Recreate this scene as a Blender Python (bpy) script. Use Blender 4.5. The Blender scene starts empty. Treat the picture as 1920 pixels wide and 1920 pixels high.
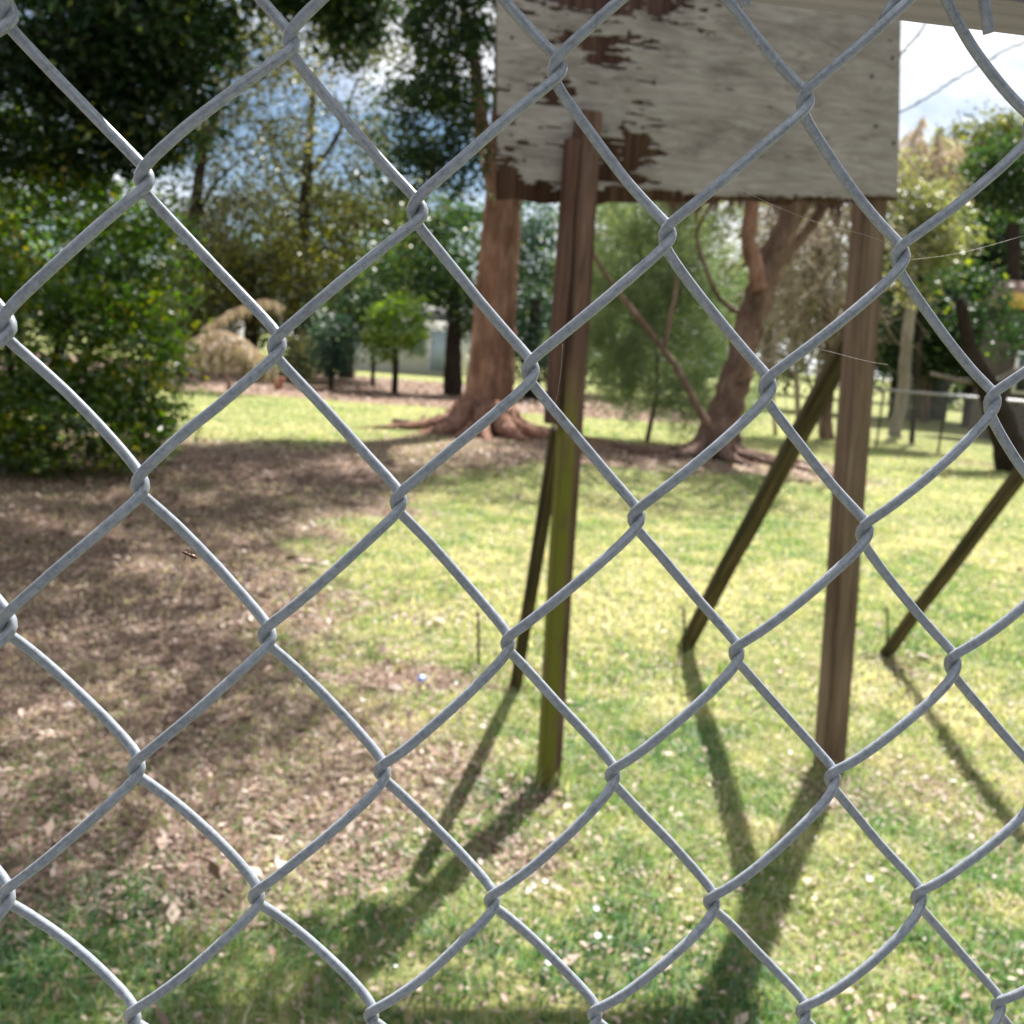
import bpy, math, random
import numpy as np
from mathutils import Matrix, Vector

R = math.radians
rng = np.random.default_rng(7)
random.seed(7)
scene = bpy.context.scene
COL = scene.collection

# ------------------------------------------------------------------ camera
CAMH = 1.45
CAMROT = np.array([[0.99717, 0.07518, 0.0],
                   [0.01163, -0.15422, 0.98797],
                   [0.07428, -0.98517, -0.15465]])      # columns: right, down, forward
FPX = 1925.0
EYE = np.array([0.0, 0.0, CAMH])
cam_d = bpy.data.cameras.new('camera')
cam = bpy.data.objects.new('camera', cam_d)
COL.objects.link(cam)
mw = Matrix.Identity(4)
for r in range(3):
    mw[r][0] = CAMROT[r, 0]
    mw[r][1] = -CAMROT[r, 1]
    mw[r][2] = -CAMROT[r, 2]
    mw[r][3] = EYE[r]
cam.matrix_world = mw
cam_d.sensor_width = 36
cam_d.lens = 36 * FPX / 1920
cam_d.clip_start = 0.02
cam_d.clip_end = 2000
cam_d.dof.use_dof = True
cam_d.dof.focus_distance = 0.312
cam_d.dof.aperture_fstop = 22.5
scene.camera = cam

# ------------------------------------------------------------------ light
SUN_EL, SUN_AZ = R(53.5), R(21)          # azimuth clockwise from +Y
world = bpy.data.worlds.new('World')
scene.world = world
world.use_nodes = True
wn = world.node_tree.nodes
wl = world.node_tree.links
wn.clear()
w_out = wn.new('ShaderNodeOutputWorld')
w_bg = wn.new('ShaderNodeBackground')
w_sky = wn.new('ShaderNodeTexSky')
w_sky.sky_type = 'NISHITA'
w_sky.sun_disc = False
w_sky.sun_elevation = SUN_EL
w_sky.sun_rotation = SUN_AZ
w_sky.dust_density = 0.3
w_sky.altitude = 800
w_sky.ozone_density = 2.0
w_sky.air_density = 1.0
w_tc = wn.new('ShaderNodeTexCoord')
w_mp = wn.new('ShaderNodeMapping')
w_mp.inputs['Scale'].default_value = (1.0, 1.0, 2.2)
w_mp.inputs['Location'].default_value = (2.2, 1.9, 0.1)
w_ns = wn.new('ShaderNodeTexNoise')
w_ns.inputs['Scale'].default_value = 2.3
w_ns.inputs['Detail'].default_value = 7
w_ns.inputs['Roughness'].default_value = 0.58
w_rm = wn.new('ShaderNodeValToRGB')
w_rm.color_ramp.elements[0].position = 0.37
w_rm.color_ramp.elements[1].position = 0.55
w_mx = wn.new('ShaderNodeMix')
w_mx.data_type = 'RGBA'
w_mx.inputs['B'].default_value = (13.0, 13.2, 13.6, 1)
wl.new(w_tc.outputs['Generated'], w_mp.inputs['Vector'])
wl.new(w_mp.outputs['Vector'], w_ns.inputs['Vector'])
wl.new(w_ns.outputs['Fac'], w_rm.inputs['Fac'])
wl.new(w_rm.outputs['Color'], w_mx.inputs['Factor'])
wl.new(w_sky.outputs['Color'], w_mx.inputs['A'])
wl.new(w_mx.outputs['Result'], w_bg.inputs['Color'])
wl.new(w_bg.outputs['Background'], w_out.inputs['Surface'])
w_bg.inputs['Strength'].default_value = 0.037

sun_d = bpy.data.lights.new('sun', 'SUN')
sun_d.energy = 5.0
sun_d.angle = R(0.53)
sun_d.color = (1.0, 0.965, 0.90)
sun = bpy.data.objects.new('sun', sun_d)
COL.objects.link(sun)
SDIR = np.array([math.sin(SUN_AZ) * math.cos(SUN_EL), math.cos(SUN_AZ) * math.cos(SUN_EL), math.sin(SUN_EL)])
sun.rotation_euler = Vector(SDIR).to_track_quat('Z', 'Y').to_euler()
sun.location = (8, 15, 30)

scene.view_settings.view_transform = 'Standard'
scene.view_settings.look = 'None'
scene.view_settings.gamma = 1.0
scene.view_settings.use_curve_mapping = False
scene.view_settings.exposure = 1.62
scene.render.engine = 'CYCLES'
scene.cycles.max_bounces = 8
scene.cycles.diffuse_bounces = 3
scene.cycles.glossy_bounces = 3
scene.cycles.transmission_bounces = 5
scene.cycles.transparent_max_bounces = 6


# ------------------------------------------------------------------ measuring
def sight(px, py):
    return CAMROT @ np.array([(px - 960) / FPX, (py - 960) / FPX, 1.0])


def at(px, py, Y):
    """point of the photograph (1920 px) at a known distance Y down the garden"""
    d = sight(px, py)
    return EYE + d * (Y / d[1])


def grd(px, py, z=0.0):
    d = sight(px, py)
    return EYE + d * ((z - CAMH) / d[2])


def onplane(px, py, p0, n):
    d = sight(px, py)
    return EYE + d * (np.dot(np.asarray(p0) - EYE, n) / np.dot(d, n))


# ------------------------------------------------------------------ objects
def tag(o, label=None, cat=None, group=None, kind=None):
    if label: o['label'] = label
    if cat: o['category'] = cat
    if group: o['group'] = group
    if kind: o['kind'] = kind
    return o


def empty(name, loc, label, cat, group=None):
    o = bpy.data.objects.new(name, None)
    COL.objects.link(o)
    o.location = [float(v) for v in loc]
    o.empty_display_size = 0.1
    return tag(o, label, cat, group)


def make_mesh(name, V, F, mat=None, tint=None, smooth=False):
    V = np.asarray(V, dtype=np.float32)
    F = np.asarray(F, dtype=np.int32)
    me = bpy.data.meshes.new(name)
    k = F.shape[1]
    me.vertices.add(len(V))
    me.vertices.foreach_set('co', V.ravel())
    me.loops.add(F.size)
    me.loops.foreach_set('vertex_index', F.ravel())
    me.polygons.add(len(F))
    me.polygons.foreach_set('loop_start', np.arange(0, F.size, k, dtype=np.int32))
    me.polygons.foreach_set('loop_total', np.full(len(F), k, dtype=np.int32))
    if smooth:
        me.polygons.foreach_set('use_smooth', np.ones(len(F), dtype=bool))
    me.update(calc_edges=True)
    if tint is not None:
        a = me.attributes.new('tint', 'FLOAT', 'POINT')
        a.data.foreach_set('value', np.asarray(tint, dtype=np.float32))
    if mat: me.materials.append(mat)
    return me


def add(name, me, parent=None, loc=None):
    o = bpy.data.objects.new(name, me)
    COL.objects.link(o)
    if parent is not None:
        o.parent = parent
        if loc is None:                       # mesh given in world coordinates
            o.location = [-v for v in parent.matrix_basis.translation] if parent.parent is None else (0, 0, 0)
        else:
            o.location = loc
    elif loc is not None:
        o.location = loc
    return o


class Geo:
    """collects quads of one part"""
    def __init__(s):
        s.V, s.F, s.T, s.n = [], [], [], 0

    def put(s, V, F, t=0.5):
        V = np.asarray(V, float)
        s.V.append(V)
        s.F.append(np.asarray(F, int) + s.n)
        s.T.append(np.full(len(V), t) if np.isscalar(t) else np.asarray(t, float))
        s.n += len(V)

    def tube(s, pts, rad, sides=8, t=0.5, rough=0.0, caps=True):
        V, F = tube(pts, rad, sides, rough, caps)
        s.put(V, F, t)

    def box(s, c, ax, ay, az, t=0.5):
        """centre and three half-axis vectors"""
        c, ax, ay, az = map(np.asarray, (c, ax, ay, az))
        V = np.array([c + i * ax + j * ay + k * az for k in (-1, 1) for j in (-1, 1) for i in (-1, 1)])
        F = [(0, 2, 3, 1), (4, 5, 7, 6), (0, 1, 5, 4), (2, 6, 7, 3), (0, 4, 6, 2), (1, 3, 7, 5)]
        s.put(V, F, t)

    def mesh(s, name, mat, smooth=False):
        return make_mesh(name, np.concatenate(s.V), np.concatenate(s.F), mat, np.concatenate(s.T), smooth)


def frames(P):
    T = np.gradient(P, axis=0)
    T /= np.linalg.norm(T, axis=1)[:, None] + 1e-12
    A = np.zeros_like(P)
    a = np.array([0.0, -1, 0.03])
    a = np.cross(T[0], np.cross(a, T[0]))
    if np.linalg.norm(a) < 1e-3: a = np.cross(T[0], [1.0, 0, 0])
    for i in range(len(P)):
        a = a - T[i] * np.dot(a, T[i])
        a /= np.linalg.norm(a) + 1e-12
        A[i] = a
    return T, A, np.cross(T, A)


def tube(pts, rad, sides=8, rough=0.0, caps=True):
    P = np.asarray(pts, float)
    n = len(P)
    rad = np.full(n, rad) if np.isscalar(rad) else np.asarray(rad, float)
    T, A, B = frames(P)
    th = np.arange(sides) * 2 * np.pi / sides
    rr = rad[:, None] * (1 + rough * rng.standard_normal((n, sides)))
    V = P[:, None, :] + rr[..., None] * (np.cos(th)[None, :, None] * A[:, None, :] + np.sin(th)[None, :, None] * B[:, None, :])
    V = V.reshape(-1, 3)
    i = np.arange(n - 1)[:, None] * sides
    j = np.arange(sides)[None, :]
    j2 = (j + 1) % sides
    F = np.stack([i + j, i + j2, i + sides + j2, i + sides + j], -1).reshape(-1, 4)
    if caps:
        V = np.vstack([V, P[0], P[-1]])
        c0, c1 = n * sides, n * sides + 1
        k = np.arange(0, sides, 2)
        f0 = np.stack([np.full(len(k), c0), (k + 2) % sides, (k + 1) % sides, k], -1)
        b = (n - 1) * sides
        f1 = np.stack([np.full(len(k), c1), b + k, b + (k + 1) % sides, b + (k + 2) % sides], -1)
        F = np.vstack([F, f0, f1])
    return V, F


def curve(pts, n=24):
    """smooth path through the given points"""
    P = np.asarray(pts, float)
    if len(P) < 3:
        s = np.linspace(0, 1, n)[:, None]
        return P[0] * (1 - s) + P[1] * s
    Q = np.vstack([2 * P[0] - P[1], P, 2 * P[-1] - P[-2]])
    out = []
    for i in range(1, len(Q) - 2):
        p0, p1, p2, p3 = Q[i - 1], Q[i], Q[i + 1], Q[i + 2]
        m = max(3, n // (len(P) - 1))
        for t in np.linspace(0, 1, m, endpoint=False):
            out.append(.5 * (2 * p1 + (p2 - p0) * t + (2 * p0 - 5 * p1 + 4 * p2 - p3) * t * t + (3 * p1 - p0 - 3 * p2 + p3) * t ** 3))
    out.append(P[-1])
    return np.array(out)


def radii(rs, n):
    return np.interp(np.linspace(0, 1, n), np.linspace(0, 1, len(rs)), rs)


# smooth value noise for planting and for the turf
_tab = rng.random((256, 256))
def vnoise(x, y, s=1.0, seed=0):
    x = np.asarray(x) * s + 37.7 * seed
    y = np.asarray(y) * s + 11.3 * seed
    xi = np.floor(x).astype(int); yi = np.floor(y).astype(int)
    fx = x - xi; fy = y - yi
    fx = fx * fx * (3 - 2 * fx); fy = fy * fy * (3 - 2 * fy)
    g = lambda a, b: _tab[a % 256, b % 256]
    return (g(xi, yi) * (1 - fx) + g(xi + 1, yi) * fx) * (1 - fy) + (g(xi, yi + 1) * (1 - fx) + g(xi + 1, yi + 1) * fx) * fy


def fbm(x, y, s=1.0, seed=0, o=4):
    v = 0; a = .5; t = 0
    for k in range(o):
        v = v + a * vnoise(x, y, s * 2 ** k, seed + k); t += a; a *= .5
    return v / t


def sstep(a, b, x):
    t = np.clip((np.asarray(x) - a) / (b - a), 0, 1)
    return t * t * (3 - 2 * t)


# ------------------------------------------------------------------ materials
def mat_new(name):
    m = bpy.data.materials.new(name)
    m.use_nodes = True
    nt = m.node_tree
    nt.nodes.clear()
    out = nt.nodes.new('ShaderNodeOutputMaterial')
    return m, nt.nodes, nt.links, out


def noise_node(N, L, vec, scale, detail=5, rough=.6, dist=0.0):
    n = N.new('ShaderNodeTexNoise')
    n.inputs['Scale'].default_value = scale
    n.inputs['Detail'].default_value = detail
    n.inputs['Roughness'].default_value = rough
    n.inputs['Distortion'].default_value = dist
    if vec is not None: L.new(vec, n.inputs['Vector'])
    return n.outputs['Fac']


def ramp(N, L, fac, stops):
    r = N.new('ShaderNodeValToRGB')
    e = r.color_ramp.elements
    while len(e) < len(stops): e.new(0.5)
    for i, (p, c) in enumerate(stops):
        e[i].position = p
        e[i].color = (*c, 1) if len(c) == 3 else c
    L.new(fac, r.inputs['Fac'])
    return r.outputs['Color']


def mix(N, L, fac, a, b, blend='MIX'):
    m = N.new('ShaderNodeMix')
    m.data_type = 'RGBA'
    m.blend_type = blend
    for key, v in (('Factor', fac), ('A', a), ('B', b)):
        if isinstance(v, (int, float)): m.inputs[key].default_value = v
        elif isinstance(v, tuple): m.inputs[key].default_value = (*v, 1)
        else: L.new(v, m.inputs[key])
    return m.outputs['Result']


def bump(N, L, height, strength=.4, dist=.01):
    b = N.new('ShaderNodeBump')
    b.inputs['Strength'].default_value = strength
    b.inputs['Distance'].default_value = dist
    L.new(height, b.inputs['Height'])
    return b.outputs['Normal']


def principled(N, L, out, col, rough=.8, metal=0.0, spec=.3, normal=None):
    p = N.new('ShaderNodeBsdfPrincipled')
    if isinstance(col, tuple): p.inputs['Base Color'].default_value = (*col, 1)
    else: L.new(col, p.inputs['Base Color'])
    if isinstance(rough, (int, float)): p.inputs['Roughness'].default_value = rough
    else: L.new(rough, p.inputs['Roughness'])
    p.inputs['Metallic'].default_value = metal
    p.inputs['Specular IOR Level'].default_value = spec
    if normal is not None: L.new(normal, p.inputs['Normal'])
    L.new(p.outputs['BSDF'], out.inputs['Surface'])
    return p


def coords(N, L, kind='Object', scale=(1, 1, 1)):
    tc = N.new('ShaderNodeTexCoord')
    mp = N.new('ShaderNodeMapping')
    mp.inputs['Scale'].default_value = scale
    L.new(tc.outputs[kind], mp.inputs['Vector'])
    return mp.outputs['Vector']


def worldpos(N, L, scale=(1, 1, 1)):
    g = N.new('ShaderNodeNewGeometry')
    mp = N.new('ShaderNodeMapping')
    mp.inputs['Scale'].default_value = scale
    L.new(g.outputs['Position'], mp.inputs['Vector'])
    return mp.outputs['Vector']


def leaf_mat(name, stops, trans=.42, gloss=.10, rough=.35):
    m, N, L, out = mat_new(name)
    at_ = N.new('ShaderNodeAttribute')
    at_.attribute_name = 'tint'
    col = ramp(N, L, at_.outputs['Fac'], stops)
    d = N.new('ShaderNodeBsdfDiffuse')
    t = N.new('ShaderNodeBsdfTranslucent')
    g = N.new('ShaderNodeBsdfGlossy')
    g.inputs['Roughness'].default_value = rough
    g.inputs['Color'].default_value = (1, 1, 1, 1)
    L.new(col, d.inputs['Color'])
    tcol = mix(N, L, 0.55, col, (1.0, 1.15, .35), 'MULTIPLY')
    hs = N.new('ShaderNodeHueSaturation')
    hs.inputs['Value'].default_value = 1.7
    hs.inputs['Saturation'].default_value = 1.05
    L.new(tcol, hs.inputs['Color'])
    L.new(hs.outputs['Color'], t.inputs['Color'])
    m1 = N.new('ShaderNodeMixShader')
    m1.inputs['Fac'].default_value = trans
    L.new(d.outputs[0], m1.inputs[1]); L.new(t.outputs[0], m1.inputs[2])
    m2 = N.new('ShaderNodeMixShader')
    m2.inputs['Fac'].default_value = gloss
    L.new(m1.outputs[0], m2.inputs[1]); L.new(g.outputs[0], m2.inputs[2])
    L.new(m2.outputs[0], out.inputs['Surface'])
    return m


def bark_mat(name, stops, vscale=(3, 3, .6), bumpd=.03, nsc=3.0):
    m, N, L, out = mat_new(name)
    v = worldpos(N, L, vscale)
    f = noise_node(N, L, v, nsc, 8, .7, .9)
    c = ramp(N, L, f, stops)
    f2 = noise_node(N, L, worldpos(N, L, (1, 1, .5)), 2.2, 4, .65)
    c = mix(N, L, .75, c, ramp(N, L, f2, [(.3, (.42, .38, .36)), (.5, (.9, .88, .86)), (.7, (1.35, 1.3, 1.25))]), 'MULTIPLY')
    f3 = noise_node(N, L, worldpos(N, L, (vscale[0] * 4, vscale[1] * 4, vscale[2] * 1.2)), nsc, 5, .7, .5)
    c = mix(N, L, ramp(N, L, f3, [(.30, (.8, .8, .8)), (.42, (0, 0, 0))]), c, tuple(k * .45 for k in stops[0][1]))
    h = N.new('ShaderNodeMath'); h.operation = 'ADD'
    L.new(f, h.inputs[0]); L.new(f3, h.inputs[1])
    principled(N, L, out, c, .95, 0, .15, bump(N, L, h.outputs[0], 1.0, bumpd * 1.6))
    return m


def wood_mat(name, stops, axis='z', knots=False, bumpd=.002, stain=None):
    """weathered timber, grain along the part's own axis; stain = (colour, z0, z1, amount)"""
    m, N, L, out = mat_new(name)
    sc = {'x': (.8, 20, 20), 'y': (20, .8, 20), 'z': (20, 20, .8)}[axis]
    v = coords(N, L, 'Object', sc)
    f = noise_node(N, L, v, 1.6, 8, .65, 1.2)
    c = ramp(N, L, f, stops)
    big = noise_node(N, L, coords(N, L, 'Object', {'x': (1.5, 6, 6), 'y': (6, 1.5, 6), 'z': (6, 6, 1.5)}[axis]), 1.5, 4)
    c = mix(N, L, .6, c, ramp(N, L, big, [(.3, (.5, .48, .46)), (.7, (1.2, 1.17, 1.12))]), 'MULTIPLY')
    ck = noise_node(N, L, coords(N, L, 'Object', {'x': (.9, 55, 55), 'y': (55, .9, 55), 'z': (55, 55, .9)}[axis]), 1.0, 3, .5, .3)
    c = mix(N, L, ramp(N, L, ck, [(.30, (.85, .85, .85)), (.37, (0, 0, 0))]), c, tuple(k * .4 for k in stops[0][1]))
    if stain:
        scol, z0, z1, amt = stain
        sx = N.new('ShaderNodeSeparateXYZ')
        tc = N.new('ShaderNodeTexCoord')
        L.new(tc.outputs['Object'], sx.inputs[0])
        a = N.new('ShaderNodeMapRange'); a.interpolation_type = 'SMOOTHSTEP'
        a.inputs['From Min'].default_value = z0; a.inputs['From Max'].default_value = z0 + .12
        L.new(sx.outputs['Z'], a.inputs['Value'])
        b = N.new('ShaderNodeMapRange'); b.interpolation_type = 'SMOOTHSTEP'
        b.inputs['From Min'].default_value = z1; b.inputs['From Max'].default_value = z1 - .35
        L.new(sx.outputs['Z'], b.inputs['Value'])
        n2 = N.new('ShaderNodeMapRange'); n2.interpolation_type = 'SMOOTHSTEP'
        n2.inputs['From Min'].default_value = -.022; n2.inputs['From Max'].default_value = -.002
        L.new(sx.outputs['X'], n2.inputs['Value'])
        mm = N.new('ShaderNodeMath'); mm.operation = 'MULTIPLY'
        L.new(a.outputs[0], mm.inputs[0]); L.new(b.outputs[0], mm.inputs[1])
        m3 = N.new('ShaderNodeMath'); m3.operation = 'MULTIPLY'
        L.new(mm.outputs[0], m3.inputs[0]); L.new(n2.outputs[0], m3.inputs[1])
        m4 = N.new('ShaderNodeMath'); m4.operation = 'MULTIPLY'; L.new(ramp(N, L, noise_node(N, L, coords(N, L, 'Object', (14, 14, 5)), 1.6, 5, .65), [(.28, (.15, .15, .15)), (.5, (amt, amt, amt))]), m4.inputs[1])
        L.new(m3.outputs[0], m4.inputs[0])
        c = mix(N, L, m4.outputs[0], c, scol)
    principled(N, L, out, c, .85, 0, .2, bump(N, L, f, .7, bumpd))
    return m


def plain(name, col, rough=.6, metal=0.0, var=.25, sc=8, spec=.4):
    m, N, L, out = mat_new(name)
    f = noise_node(N, L, worldpos(N, L), sc, 4)
    lo = tuple(c * (1 - var) for c in col); hi = tuple(min(1, c * (1 + var)) for c in col)
    principled(N, L, out, ramp(N, L, f, [(.3, lo), (.7, hi)]), rough, metal, spec)
    return m

# galvanised wire
def zinc_mat():
    m, N, L, out = mat_new('galvanised_wire')
    v = worldpos(N, L)
    f = noise_node(N, L, v, 520, 5, .75)
    f2 = noise_node(N, L, v, 1700, 3, .7)
    f3 = noise_node(N, L, v, 60, 3, .6)
    c = ramp(N, L, f, [(.30, (.17, .19, .22)), (.5, (.265, .29, .335)), (.72, (.37, .40, .45))])
    c = mix(N, L, ramp(N, L, f2, [(.62, (0, 0, 0)), (.72, (1, 1, 1))]), c, (.50, .51, .53))
    c = mix(N, L, ramp(N, L, f2, [(.24, (1, 1, 1)), (.33, (0, 0, 0))]), c, (.09, .085, .08))
    c = mix(N, L, .45, c, ramp(N, L, f3, [(.3, (.75, .74, .72)), (.7, (1.12, 1.12, 1.13))]), 'MULTIPLY')
    f4 = noise_node(N, L, v, 38, 5, .7, .4)
    c = mix(N, L, ramp(N, L, f4, [(.66, (0, 0, 0)), (.74, (.75, .75, .75))]), c, (.115, .085, .065))
    rg = ramp(N, L, f, [(.3, (.36, .36, .36)), (.7, (.24, .24, .24))])
    p = principled(N, L, out, c, rg, .10, .5, bump(N, L, f, .25, .0004))
    return m

M_zinc = zinc_mat()


def ground_mat():
    m, N, L, out = mat_new('turf_and_leaf_litter')
    a = N.new('ShaderNodeAttribute'); a.attribute_name = 'tint'
    v = worldpos(N, L)
    n1 = noise_node(N, L, v, 9, 6, .7)
    n2 = noise_node(N, L, v, 55, 5, .7)
    n3 = noise_node(N, L, v, 1.1, 4, .6)
    grass = ramp(N, L, n1, [(.28, (.05, .08, .03)), (.45, (.15, .175, .065)), (.58, (.27, .26, .12)), (.75, (.40, .34, .22))])
    grass = mix(N, L, .5, grass, ramp(N, L, n3, [(.3, (.8, .95, .7)), (.7, (1.25, 1.1, 1.0))]), 'MULTIPLY')
    soil = ramp(N, L, n2, [(.25, (.065, .043, .035)), (.45, (.17, .115, .092)), (.6, (.27, .19, .155)), (.78, (.42, .32, .265))])
    soil = mix(N, L, .45, soil, ramp(N, L, n1, [(.3, (.6, .58, .56)), (.7, (1.25, 1.2, 1.15))]), 'MULTIPLY')
    s = N.new('ShaderNodeMath'); s.operation = 'ADD'
    q = N.new('ShaderNodeMath'); q.operation = 'MULTIPLY_ADD'
    q.inputs[1].default_value = .9; q.inputs[2].default_value = -.45
    L.new(n1, q.inputs[0])
    L.new(a.outputs['Fac'], s.inputs[0]); L.new(q.outputs[0], s.inputs[1])
    fac = ramp(N, L, s.outputs[0], [(.36, (0, 0, 0)), (.64, (1, 1, 1))])
    c = mix(N, L, fac, grass, soil)
    c = mix(N, L, .4, c, ramp(N, L, n2, [(.3, (.55, .55, .5)), (.7, (1.3, 1.3, 1.3))]), 'MULTIPLY')
    principled(N, L, out, c, .95, 0, .1, bump(N, L, n2, .8, .03))
    return m

M_ground = ground_mat()
M_blade = leaf_mat('grass_blade', [(0, (.028, .095, .03)), (.26, (.085, .19, .06)), (.48, (.205, .265, .10)), (.70, (.36, .35, .20)), (1, (.58, .50, .38))], .35, .05, .5)
M_litter = leaf_mat('leaf_litter', [(0, (.05, .03, .024)), (.5, (.15, .095, .072)), (.85, (.29, .205, .165)), (1, (.44, .335, .275))], .12, .03, .5)
M_dryleaf = leaf_mat('fallen_leaf', [(0, (.20, .09, .055)), (.5, (.42, .27, .21)), (1, (.54, .43, .36))], .15, .05, .5)

# foliage kinds
M_bush = leaf_mat('bush_leaf', [(0, (.010, .030, .010)), (.4, (.040, .095, .012)), (.72, (.12, .20, .016)), (.88, (.27, .28, .02)), (1, (.48, .34, .03))], .52, .05, .38)
M_dark = leaf_mat('dark_leaf', [(0, (.008, .022, .009)), (.6, (.018, .045, .015)), (.88, (.035, .075, .02)), (1, (.24, .27, .03))], .36, .03, .38)
M_olive = leaf_mat('olive_leaf', [(0, (.022, .029, .010)), (.5, (.062, .070, .019)), (.82, (.14, .135, .032)), (1, (.34, .30, .05))], .50, .04, .35)
M_sparse = leaf_mat('thin_grey_green_leaf', [(0, (.022, .030, .016)), (.5, (.062, .066, .032)), (1, (.19, .165, .08))], .42, .03, .35)
M_mid = leaf_mat('mid_green_leaf', [(0, (.009, .024, .010)), (.5, (.024, .054, .018)), (.9, (.06, .105, .026)), (1, (.20, .22, .04))], .38, .03, .4)
M_bright = leaf_mat('bright_leaf', [(0, (.05, .11, .012)), (.5, (.12, .22, .018)), (1, (.28, .34, .03))], .5, .08, .4)
M_bluish = leaf_mat('bluish_leaf', [(0, (.012, .035, .025)), (.6, (.035, .075, .055)), (1, (.12, .17, .12))], .35, .03, .4)
M_needle = leaf_mat('casuarina_needle', [(0, (.055, .085, .045)), (.5, (.12, .16, .088)), (1, (.24, .27, .17))], .45, .04, .5)
M_dead = leaf_mat('dry_frond', [(0, (.20, .13, .10)), (.5, (.42, .31, .25)), (1, (.64, .53, .46))], .25, .06, .5)
M_vine = leaf_mat('dry_vine', [(0, (.17, .13, .10)), (.6, (.33, .27, .21)), (1, (.46, .39, .32))], .12, .02, .6)
M_yellow = leaf_mat('yellow_green_leaf', [(0, (.06, .08, .02)), (.5, (.135, .14, .055)), (1, (.30, .27, .12))], .45, .08, .4)

M_paperbark = bark_mat('reddish_bark', [(.25, (.11, .05, .036)), (.42, (.28, .145, .105)), (.58, (.44, .265, .205)), (.76, (.58, .43, .37))], (2.2, 2.2, .35), .04, 3.5)
M_bark_dark = bark_mat('dark_bark', [(.25, (.018, .014, .012)), (.6, (.045, .034, .028)), (.85, (.09, .07, .055))], (4, 4, 1), .02, 4)
M_bark_brown = bark_mat('brown_bark', [(.25, (.07, .043, .034)), (.46, (.20, .13, .103)), (.62, (.31, .22, .185)), (.8, (.42, .325, .285))], (2.5, 2.5, .5), .03, 4)
M_bark_pale = bark_mat('pale_bark', [(.25, (.16, .14, .12)), (.6, (.30, .27, .24)), (.85, (.42, .38, .34))], (4, 4, .8), .015, 4)

M_post = wood_mat('weathered_post_timber', [(.25, (.045, .032, .023)), (.42, (.15, .104, .076)), (.6, (.26, .188, .143)), (.8, (.37, .285, .228))])
M_post_alga = wood_mat('algae_covered_post_timber', [(.25, (.034, .02, .016)), (.42, (.105, .06, .046)), (.6, (.21, .132, .103)), (.8, (.36, .26, .21))],
                       stain=((.16, .172, .024), .04, 1.62, .93))
M_brace = wood_mat('mossy_brace_timber', [(.25, (.024, .022, .013)), (.45, (.058, .053, .028)), (.6, (.14, .108, .07)), (.78, (.28, .20, .145))])
M_plank = wood_mat('red_brown_plank_timber', [(.25, (.04, .022, .016)), (.5, (.12, .066, .05)), (.8, (.22, .14, .11))])
M_rail = wood_mat('grey_rail_timber', [(.25, (.15, .135, .15)), (.5, (.31, .28, .315)), (.75, (.46, .415, .47))], 'x')


def veneer_mat():
    m, N, L, out = mat_new('grey_weathered_veneer')
    v = coords(N, L, 'Object', (1.7, 1, 12))
    f = noise_node(N, L, v, 2.4, 9, .72, 2.6)
    c = ramp(N, L, f, [(.24, (.13, .104, .09)), (.38, (.265, .238, .222)), (.56, (.375, .348, .330)), (.80, (.50, .475, .458))])
    f2 = noise_node(N, L, coords(N, L, 'Object', (2.0, 1, 4.0)), 2.2, 5, .6, .5)
    c = mix(N, L, .75, c, ramp(N, L, f2, [(.3, (.45, .42, .38)), (.48, (.9, .88, .85)), (.6, (1.02, 1, .98)), (.75, (1.15, 1.1, 1.06))]), 'MULTIPLY')
    f3 = noise_node(N, L, coords(N, L, 'Object', (5, 1, 30)), 1.7, 5, .7, .8)
    c = mix(N, L, ramp(N, L, f3, [(.28, (.85, .85, .85)), (.41, (0, 0, 0))]), c, (.10, .062, .048))
    principled(N, L, out, c, .9, 0, .15, bump(N, L, f, .6, .003))
    return m

M_veneer = veneer_mat()
M_core = wood_mat('red_brown_inner_ply', [(.25, (.025, .014, .013)), (.45, (.065, .034, .03)), (.62, (.12, .07, .06)), (.8, (.22, .15, .13))], 'z')


M_steel = plain('rusty_steel', (.07, .06, .055), .7, .5)
M_pipe = plain('galvanised_pipe', (.42, .42, .44), .5, .5, .12)
M_white = plain('white_paint', (.78, .78, .78), .5, 0, .05)
M_bluewall = plain('blue_grey_wall', (.30, .36, .44), .7, 0, .1)
M_palewall = plain('pale_wall', (.60, .60, .60), .7, 0, .08)
M_roof = plain('grey_roof', (.16, .15, .15), .8, 0, .2)
M_yellowfascia = plain('yellow_fascia', (.52, .36, .09), .6, 0, .12)
M_brownroof = plain('brown_roof', (.20, .13, .10), .8, 0, .2)
M_glass = plain('dark_window_glass', (.03, .04, .05), .12, 0, .1, spec=.8)
M_terra = plain('terracotta', (.34, .15, .10), .8, 0, .15)
M_soilpot = plain('potting_soil', (.05, .035, .025), .95)
M_blueplastic = plain('blue_plastic', (.10, .18, .55), .35, 0, .1)
M_petal = plain('white_petal', (.82, .84, .84), .5, 0, .05)
M_ant = plain('ant_shell', (.10, .04, .025), .35, 0, .2)
M_silk, _N, _L, _o = mat_new('spider_silk')
_p = principled(_N, _L, _o, (.45, .42, .38), .6, 0, .3)

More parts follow.
